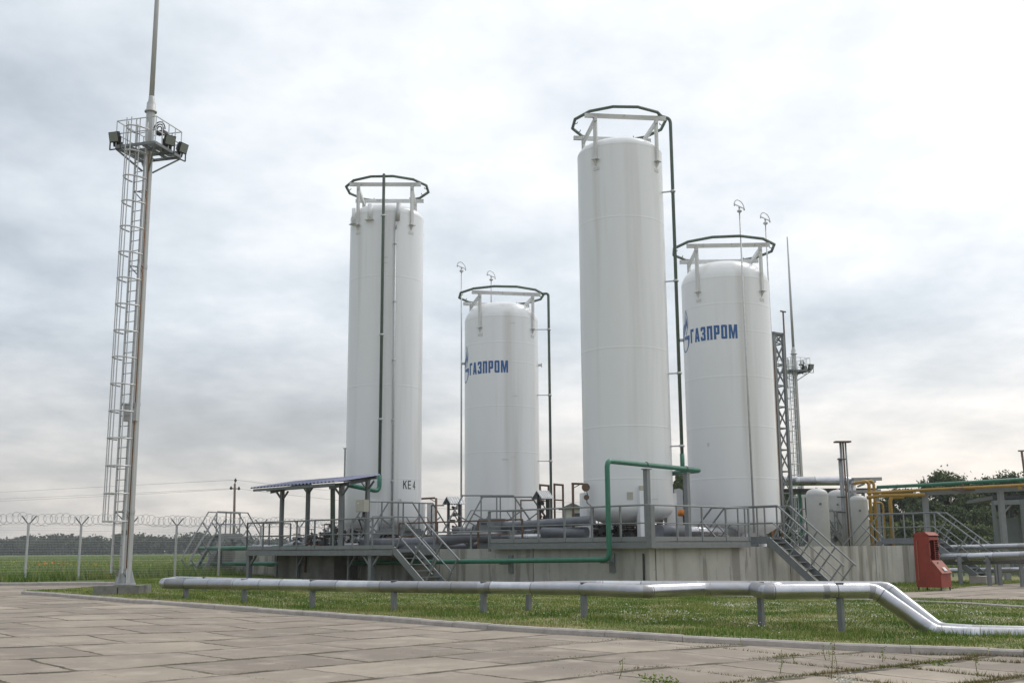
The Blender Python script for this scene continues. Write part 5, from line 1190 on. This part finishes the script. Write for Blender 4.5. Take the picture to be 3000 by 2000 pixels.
# small distant hut roof seen between the tanks
t = thing('hut', at(1652, 1590, 85), 'small pale hut with low gable roof far behind the green riser', 'hut')
a, b_, p = at(1648, 1487, 85), at(1706, 1487, 85), at(1676, 1472, 85)
MB().box(Vector((a.x + .3, 85, -.1)), Vector((b_.x - a.x - .5, 0, 0)), (0, 3, 0), (0, 0, a.z + .1)).build('wall', 'plaster', t)
MB().ext([a + Vector((-.2, -.3, -.05)), b_ + Vector((.2, -.3, -.05)), p + Vector((0, -.3, 0))], (0, 3.6, 0)).build('roof', 'shed_grey', t)
MB().box(Vector((a.x + .7, 84.97, a.z - 1.3)), (.7, 0, 0), (0, .05, 0), (0, 0, .9)).build('window', 'dark_metal', t)
# utility pole and wires
a = at(688, 1417, 130); b_ = at(685, 1600, 130); t = thing('utility_pole', (b_.x, 130, gz(b_.x)), 'thin brown utility pole with cross-arm and insulators on the horizon', 'utility pole')
MB().tube([Vector((b_.x, 130, 0)), Vector((a.x, 130, a.z))], [.17, .13], 8).build('pole', 'wood_pole', t)
h1 = at(677, 1430, 130); h2 = at(700, 1431, 130); MB().bar(h1, h2, .1).build('cross_arm', 'brown_metal', t)
MB().tube([Vector((a.x, 130, a.z)), at(690, 1407, 130)], .06, 6).build('spike', 'brown_metal', t)
for q in (h1, h2, at(690, 1407, 130)): MB().lathe([(.05, -.1), (.16, 0), (.18, .1), (.09, .2), (.08, .3)], q - UP * .05, 10).build('insulator', 'dark_metal', t)
def wire(p, q, sag, label):
    pts = [p.lerp(q, i / 20) - UP * sag * 4 * (i / 20) * (1 - i / 20) for i in range(21)]; MB().tube(pts, .013, 4, smooth=False).build('power_line', 'dark_metal', loc=p, label=label, cat='power line', group='power lines')
wire(at(690, 1405, 130), at(-400, 1462, 215), .0, 'highest power line running left from the utility pole'); wire(h1, at(-400, 1476, 215), .1, 'middle power line running left from the utility pole'); wire(h2, at(-400, 1482, 214), .2, 'lowest power line running left from the utility pole')
wire(at(690, 1405, 130), at(2100, 1446, 190), 2.0, 'upper power line running right behind the tanks'); wire(h2, at(2100, 1474, 190), 2.0, 'lower power line running right behind the tanks')

# ================================================================ foliage, grass
def cards(centres, size, jitter, name, mt, kind=None, parent=None, label=None, cat=None, group=None, flat=.0, loc=None):
    n = len(centres); c = np.asarray(centres, float); sz = size * RNG.uniform(.55, 1.3, n)
    u = RNG.normal(size=(n, 3)); u /= np.linalg.norm(u, axis=1)[:, None]; w3 = RNG.normal(size=(n, 3)); v3 = np.cross(u, w3); v3 /= np.linalg.norm(v3, axis=1)[:, None]
    a = (u * sz[:, None]); b = v3 * sz[:, None] * .62
    V = np.stack([c - a, c - b * .9, c + a, c + b * .9], 1).reshape(-1, 3)
    base = np.array(wloc(parent)) if parent else (np.array(loc) if loc is not None else np.zeros(3))
    return quads(V - base, n, name, mt, parent, loc)
def quads(V, n, name, mt, parent=None, loc=None, k=4):
    me = bpy.data.meshes.new(name); me.vertices.add(len(V)); me.vertices.foreach_set('co', np.ascontiguousarray(V, dtype=np.float32).ravel())
    me.loops.add(n * k); me.loops.foreach_set('vertex_index', np.arange(n * k, dtype=np.int32)); me.polygons.add(n); me.polygons.foreach_set('loop_start', np.arange(0, n * k, k, dtype=np.int32))
    me.update(calc_edges=True); o = bpy.data.objects.new(name, me); S.collection.objects.link(o); me.materials.append(MATS[mt])
    if parent: o.parent = parent
    elif loc is not None: o.location = loc
    return o
def tree(x, y, H, Wd_, label, mt='leaf_dark', nb=34, per=230, leaf=.17, low=.12, seed=0, group='trees along the right horizon'):
    global RNG
    rg = np.random.default_rng(seed + 50); t = thing('tree', (x, y, gz(x)), label, 'tree', group)
    tr = Vector((x, y, gz(x) - .1)); top = tr + UP * H * .62 + Vector((rg.uniform(-.4, .4), 0, 0))
    MB().tube([tr, tr.lerp(top, .5) + Vector((rg.uniform(-.2, .2), 0, 0)), top], [Wd_ * .035 + .06, Wd_ * .025 + .04, .05], 7).build('trunk', 'bark', t)
    pts = []; br = MB()
    for k in range(nb):
        zf = low + (.93 - low) * rg.uniform(0, 1) ** .8; env = math.sin(PI * min(1, max(0.02, (zf - low * .4) / (1.10 - low * .4))) ** .8) ** .45
        a = rg.uniform(0, 2 * PI); rr_ = Wd_ / 2 * env * rg.uniform(.35, 1.0); cx, cy, cz = x + rr_ * math.cos(a), y + rr_ * .8 * math.sin(a), gz(x) + H * zf * .95
        br_ = Wd_ * rg.uniform(.07, .15); st = tr.lerp(top, min(1, zf * .9)); br.tube([st, st.lerp(Vector((cx, cy, cz)), .6) - UP * .15, Vector((cx, cy, cz))], [.07, .04, .015], 5)
        q = rg.normal(size=(per, 3)); q /= np.linalg.norm(q, axis=1)[:, None]; q *= (np.abs(rg.normal(0, .55, per)) + .12)[:, None] * br_ * np.array([1.2, 1.2, .85]); 
        pts.append(q + np.array([cx, cy, cz]))
    for k in range(nb // 3):
        a = rg.uniform(0, 2 * PI); rr_ = Wd_ / 2 * rg.uniform(.1, .75); cx, cy, cz = x + rr_ * math.cos(a), y + rr_ * math.sin(a), gz(x) + H * rg.uniform(.72, .97 - .22 * rr_ / (Wd_ / 2)); br_ = Wd_ * rg.uniform(.06, .11)
        q = rg.normal(size=(per, 3)); q /= np.linalg.norm(q, axis=1)[:, None]; q *= (np.abs(rg.normal(0, .6, per)) + .12)[:, None] * br_; pts.append(q + np.array([cx, cy, cz]))
    br.build('branches', 'bark', t)
    cards(np.concatenate(pts), leaf, 0, 'crown', mt, parent=t)
TR = [  # px, top py, px width, distance, kind
 (2768, 1394, 175, 118, 'tall dark tree rising above the right-hand rack between its two legs'), (2640, 1434, 130, 120, 'dark tree behind the lone yellow upright pipe'), (2706, 1470, 110, 116, 'low bushy tree at the left leg of the right-hand rack'),
 (2838, 1440, 110, 116, 'bushy tree in the middle of the right-hand rack'), (2905, 1398, 150, 122, 'dark tree behind the right leg of the right-hand rack'), (2975, 1391, 170, 118, 'dark tree above the open shed'), (3060, 1410, 150, 120, 'dark tree cut by the right edge of the picture'),
 (2785, 1490, 130, 110, 'dense low tree under the crown of the tall right-hand tree'), (2885, 1500, 120, 110, 'dense low tree left of the open shed'), (2590, 1470, 90, 125, 'dark tree seen through the yellow pipes'), (2345, 1452, 110, 125, 'dark tree seen between the lattice tower and the small vessels'), (2290, 1440, 80, 130, 'dark tree seen behind the lattice tower'),
 (1990, 1388, 62, 110, 'dark tree showing in the gap between the two right-hand tanks'), (2432, 1500, 120, 130, 'dark tree hidden behind the three small vessels')]
for i, (px, py, wp, Y, lab) in enumerate(TR):
    a = at(px, py, Y); tree(a.x, Y, (a.z - gz(a.x)) * 1.09, wp / 3250 * Y * 1.12, lab, 'leaf_dark' if i % 3 else 'leaf_mid', nb=66, per=230, leaf=.15, low=.04, seed=i)
for i, (px, py, wp, Y) in enumerate(((2740, 1530, 120, 106), (2840, 1535, 130, 106), (2950, 1530, 130, 106), (2650, 1520, 110, 108), (2560, 1525, 120, 112))):
    a = at(px, py, Y); tree(a.x, Y, a.z - gz(a.x), wp / 3250 * Y * 1.1, ('undergrowth bush right of the rack leg', 'undergrowth bush in the middle of the rack bay', 'undergrowth bush before the open shed', 'undergrowth bush behind the yellow pipes', 'undergrowth bush behind the shortest vessel')[i], 'leaf_mid', nb=45, per=200, leaf=.15, low=.0, seed=70 + i, group='bushes below the right-hand trees')
# far wood on the left horizon
pts = []
rg = np.random.default_rng(5)
prof = [(-500, 1570), (0, 1577), (40, 1574), (75, 1566), (120, 1560), (135, 1564), (165, 1564), (180, 1566), (215, 1560), (245, 1572), (285, 1567), (300, 1583), (330, 1575), (345, 1560), (385, 1566), (410, 1561), (425, 1563), (480, 1568), (520, 1566), (545, 1560), (560, 1562), (600, 1560), (640, 1568), (700, 1560), (760, 1570), (900, 1572), (1100, 1576), (1400, 1580), (1700, 1570), (2000, 1570), (2400, 1560), (2800, 1570), (3400, 1570)]
px_ = np.array([p[0] for p in prof]); py_ = np.array([p[1] for p in prof])
Yw = 430
for k in range(1500):
    px = rg.uniform(-480, 3350); top = np.interp(px, px_, py_) + rg.uniform(-2, 3); Yk = Yw + rg.uniform(-14, 14); a = at(px, top, Yk); H = a.z; r_ = rg.uniform(1.4, 3.2)
    z0 = rg.uniform(.1, 1) ** .6 * (H - r_ * .6); n = 90
    q = rg.normal(size=(n, 3)); q /= np.linalg.norm(q, axis=1)[:, None]; q *= (np.minimum(np.abs(rg.normal(0, .5, n)), .95) + .15)[:, None] * r_ * np.array([1.15, 1, .85]); pts.append(q + np.array([a.x, Yk, max(.8, z0)]))
for k in range(900):
    px = rg.uniform(-480, 3350); a = at(px, 1600, Yw); n = 60; q = rg.normal(size=(n, 3)) * np.array([2.6, 1, .9]); pts.append(q + np.array([a.x, Yw + rg.uniform(-6, 6), rg.uniform(.4, 3.5)]))
o = cards(np.concatenate(pts), .62, 0, 'distant_wood', 'leaf_far'); tag(o, 'dark belt of far-off woodland along the left horizon', 'woodland', kind='stuff')

# ---- grass blades: n triangles scattered inside a polygon
def inside(poly, x, y):
    c = np.zeros(len(x), bool); n = len(poly)
    for i in range(n):
        (x1, y1), (x2, y2) = poly[i], poly[i - 1]
        k = ((y1 > y) != (y2 > y)); xi = (x2 - x1) * (y - y1) / ((y2 - y1) if y2 != y1 else 1e-9) + x1; c ^= k & (x < xi)
    return c
GXa, GZa = np.array(GX), np.array(GZ)
def seen(x, y, m_=.02): t_ = x / np.maximum(y, .1); return (t_ > -.4615 - m_) & (t_ < .4615 + m_)
def blades(x, y, h, w_, name, mt, kind='stuff', lean=.35):
    n = len(x); z = np.interp(x, GXa, GZa); a = RNG.uniform(0, 2 * PI, n); hh = h * RNG.uniform(.5, 1.35, n); la = RNG.uniform(0, 2 * PI, n); ln = hh * lean * RNG.uniform(.2, 1.4, n)
    dx_, dy_ = np.cos(a) * w_ / 2, np.sin(a) * w_ / 2
    V = np.stack([np.stack([x - dx_, y - dy_, z], 1), np.stack([x + dx_, y + dy_, z], 1), np.stack([x + np.cos(la) * ln, y + np.sin(la) * ln, z + hh], 1)], 1).reshape(-1, 3)
    return quads(V, n, name, mt, k=3)
def scatter(n, poly, ypow=1.0, clump=.0, y1=None):
    xs = [p[0] for p in poly]; yv = [p[1] for p in poly]; x = RNG.uniform(min(xs), max(xs), n); y0 = min(yv); yy = y0 + (max(yv) - y0) * RNG.uniform(0, 1, n) ** ypow
    k = inside(poly, x, yy) & seen(x, yy); return x[k], yy[k]
kp = [(x - .16, y + .16) for x, y in kxy]
lawnv = [(p.x, p.y) for p in [G(66, 1732)]] + [(x + .1, y + .12) for x, y in kxy[1:]] + [(30, 20), (30, 52), (18, 52), (4.3, 35.6), (-14.8, 54.5), (-19.5, 52), (bk[2].x, bk[2].y + .3), (e1.x, e1.y)]
x, y = scatter(900000, lawnv, 1.5)
inr = inside([(p[0], p[1]) for p in road], x, y); x, y = x[~inr], y[~inr]
def vnoise(x, y, s_, seed):
    r_ = np.random.default_rng(seed).uniform(0, 1, (256, 256)); u, v_ = x / s_, y / s_; i, j = np.floor(u).astype(int), np.floor(v_).astype(int); a, b = u - i, v_ - j; a = a * a * (3 - 2 * a); b = b * b * (3 - 2 * b)
    g = lambda p, q: r_[p % 256, q % 256]
    return (g(i, j) * (1 - a) + g(i + 1, j) * a) * (1 - b) + (g(i, j + 1) * (1 - a) + g(i + 1, j + 1) * a) * b
def dkerb(x, y):
    d = np.full(len(x), 9e9)
    for (x1, y1), (x2, y2) in zip(kxy, kxy[1:]):
        L2 = (x2 - x1) ** 2 + (y2 - y1) ** 2; t_ = np.clip(((x - x1) * (x2 - x1) + (y - y1) * (y2 - y1)) / L2, 0, 1); d = np.minimum(d, np.hypot(x - x1 - t_ * (x2 - x1), y - y1 - t_ * (y2 - y1)))
    return d
dk = dkerb(x, y); keep = RNG.uniform(0, 1, len(x)) < np.clip(.75 + dk / 1.6, 0, 1); x, y, dk = x[keep], y[keep], dk[keep]
pn = .6 * vnoise(x, y, 1.4, 3) + .4 * vnoise(x, y, .45, 4); kp2 = RNG.uniform(0, 1, len(x)) < .25 + 1.3 * vnoise(x, y, .7, 8); x, y, dk, pn = x[kp2], y[kp2], dk[kp2], pn[kp2]
dry = RNG.uniform(0, 1, len(x)) < np.clip(1.35 - dk / 1.5, 0, .93) + np.clip((pn - .56) * 2.0, .04, .5)
hv = .018 + (.012 + .07 * vnoise(x, y, .8, 9) ** 2) * np.clip(dk / 2.0, .15, 1)
tag(blades(x[~dry], y[~dry], hv[~dry], .018, 'grass', 'lawn_blades'), 'short green grass between the kerb and the tank yard wall', 'grass', kind='stuff')
tag(blades(x[dry], y[dry], hv[dry] * .7, .016, 'grass', 'dry_blades'), 'dry straw-coloured grass along the back of the kerb', 'grass', kind='stuff')
# taller tufts under the pipes and by the wall
tx, ty = [], []
for a, b_ in zip(A[:-1], A[1:]):
    for k in range(int((b_ - a).length * 3)):
        p = a.lerp(b_, random.random()); n = random.randint(15, 50); tx.append(RNG.normal(p.x, .22, n)); ty.append(RNG.normal(p.y + .1, .22, n))
for a, b_ in ((low[0] - Vector((.3, .35, 0)), low[2] - Vector((0, .3, 0))), (low[2] - Vector((0, .3, 0)), low[3]), (Bp[1], Bp[2]), (F(0, .2, 0), F(WL, .2, 0)), (Q(0, .25, 0), Q(WR, .25, 0))):
    for k in range(int((b_ - a).length * 6)):
        p = a.lerp(b_, random.random()); n = random.randint(15, 45); tx.append(RNG.normal(p.x, .16, n)); ty.append(RNG.normal(p.y, .16, n))
tx, ty = np.concatenate(tx), np.concatenate(ty); tag(blades(tx, ty, .12, .02, 'grass', 'lawn_blades', lean=.5), 'taller unmown grass under the silver pipes and along the wall foot', 'grass', kind='stuff')
# field beyond the fence
n = 260000; yy = 40 * (1 / (1 - RNG.uniform(0, 1, n) * .86)); xx = RNG.uniform(-.5, .5, n) * yy
side = xx < (-11 - (yy - 52) * .1); fl = (yy > np.interp(xx, [-40, -19.6, -15, 0], [39, 43.5, 50, 60])) & seen(xx, yy) & ((xx < -4) | (yy > 66)); xx, yy = xx[fl], yy[fl]
tag(blades(xx, yy, .36 + .1 * np.sin(xx * .3), .05 + .0 * xx, 'meadow', 'field_blades', lean=.6), 'rough green meadow of tall weeds stretching beyond the fence', 'meadow', kind='stuff')
def flowers(x, y, z, r_, name, mt, label):
    z0 = np.interp(x, GXa, GZa); c = np.stack([x, y, z0 + z], 1); o = cards(c, r_, 0, name, mt); return tag(o, label, 'flowers', kind='stuff')
# clover heads in the lawn
pf = [(2.6, 17.5), (7, 17), (11, 19), (13, 28), (6, 31), (2, 26)]
x, y = scatter(16000, pf); q = (vnoise(x, y, 1.1, 31) + .5 * vnoise(x, y, .3, 32) + RNG.uniform(-.25, .25, len(x))) > 1.05; x, y = x[q], y[q]
dk = dkerb(x, y); q = dk > 1.8; flowers(x[q], y[q], RNG.uniform(.08, .14, q.sum()), .019, 'clover_flowers', 'petal_white', 'white clover heads scattered through the right half of the lawn')
pf = [(-6, 24), (2.2, 18.5), (3, 26), (-1, 36), (-9, 36)]
x, y = scatter(2600, pf); q = dkerb(x, y) > 2.6; flowers(x[q], y[q], RNG.uniform(.07, .11, q.sum()), .014, 'clover_flowers', 'petal_white', 'sparse white clover heads under the middle of the silver pipes')
m_ = 900; yy = RNG.uniform(50, 110, m_); xx = RNG.uniform(-.48, -.2, m_) * yy; flowers(xx, yy, RNG.uniform(.3, .5, m_), .045, 'meadow_flowers', 'petal_yellow', 'yellow flowers dotted over the meadow beyond the fence')
m_ = 60; yy = RNG.uniform(66, 78, m_); xx = (-.40 + RNG.normal(0, .02, m_)) * yy; flowers(xx, yy, RNG.uniform(.35, .55, m_), .08, 'meadow_flowers', 'petal_orange', 'patch of orange flowers in the meadow near the second fence post')
# weeds in the slab joints
ca, sa = math.cos(R(45)), math.sin(R(45))
def slab_uv(x, y): return (x * ca + y * sa + SLAB_OFF[0]), (-x * sa + y * ca + SLAB_OFF[1])
n = 1500000; yy = RNG.uniform(11, 34, n) ; xx = RNG.uniform(-.48, .48, n) * yy
u, v_ = slab_uv(xx, yy); row = np.floor(v_ / SLAB_W); fv = v_ / SLAB_W - row; uu = u / SLAB_L + .5 * (np.mod(row, 2)); fu = uu - np.floor(uu)
near = (np.minimum(fv, 1 - fv) * SLAB_W < .045) | (np.minimum(fu, 1 - fu) * SLAB_L < .03)
patch = np.sin(xx * 1.3 + 2) * np.sin(yy * .9 + xx * .4) + RNG.uniform(-.5, .5, n); wgt = np.clip((xx / yy + .1) * 2.2, .55, 1.0)
on = inside(slab, xx, yy); front = dkerb(xx, yy) < .10
k = on & near & (patch > .75 - 1.25 * wgt) & (RNG.uniform(0, 1, n) < .25 + .6 * wgt); k |= on & front & (patch > .3) & (xx > .5) & (RNG.uniform(0, 1, n) < .5)
xx, yy = xx[k], yy[k]; hh = .016 + .05 * np.clip((xx / yy) * 2.2, 0, 1) * RNG.uniform(.3, 1.4, len(xx))
tag(blades(xx, yy, hh, .014, 'joint_weeds', 'weed_blades', lean=.8), 'low weeds and moss sprouting from the paving joints', 'weeds', kind='stuff')
# single tall weeds near the camera, right of centre
for i, (px, py, h_, lab) in enumerate(((2435, 1990, .42, 'tallest thin weed stalk at the bottom right of the paving'), (2455, 1985, .34, 'thin weed stalk just right of the tallest one'), (1813, 1990, .22, 'leafy weed stalk in the paving right of centre'), (2865, 1985, .30, 'drooping seed stalk in the paving near the right edge'), (2420, 1935, .22, 'small weed by the kerb right of centre'), (2585, 1940, .20, 'bushy weed on the paving joint near the kerb'), (2285, 1975, .26, 'feathery weed in the paving joint at lower right'), (2330, 1945, .14, 'short leafy weed in the joint left of the thin stalks'))):
    g = G(px, py); t = thing('weed', g, lab, 'weed', 'single weeds in the paving'); rg2 = random.Random(i); tp = g + Vector((rg2.uniform(-.05, .05), 0, h_)); MB().tube([g, g.lerp(tp, .5) + Vector((rg2.uniform(-.02, .02), 0, 0)), tp], [.005, .004, .002], 5).build('stem', 'weed_blades', t)
    c = []
    for k in range(int(14 + h_ * 30)):
        s_ = rg2.random() ** .8; p = g.lerp(tp, s_); c.append((p.x + rg2.gauss(0, .018), p.y + rg2.gauss(0, .014), p.z + rg2.gauss(0, .012)))
    cards(c, .014, 0, 'leaves', 'field_blades', parent=t)
for i, (px, py, r_, lab) in enumerate(((1900, 1999, .07, 'round leafy weed cut by the bottom edge'), (1955, 2002, .05, 'yellowish leafy weed at the bottom edge'), (2470, 2000, .07, 'pinkish flowering clump at the bottom edge'), (2750, 1950, .07, 'green tuft in the joint near the right edge'))):
    g = G(px, py); t = thing('weed_tuft', g, lab, 'weed', 'leafy tufts in the paving'); c = RNG.normal(size=(90, 3)) * np.array([r_, r_, r_ * .45]) + np.array([g.x, g.y, g.z + r_ * .5]); c[:, 2] = np.maximum(c[:, 2], g.z + .01)
    cards(c, .018, 0, 'leaves', 'petal_white' if i == 2 else 'field_blades', parent=t)

# ================================================================ thin summer haze
MB().box(Vector((-1300, -80, -1.4)), (2600, 0, 0), (0, 1620, 0), (0, 0, 30)).build('haze', 'haze_air', kind='stuff')
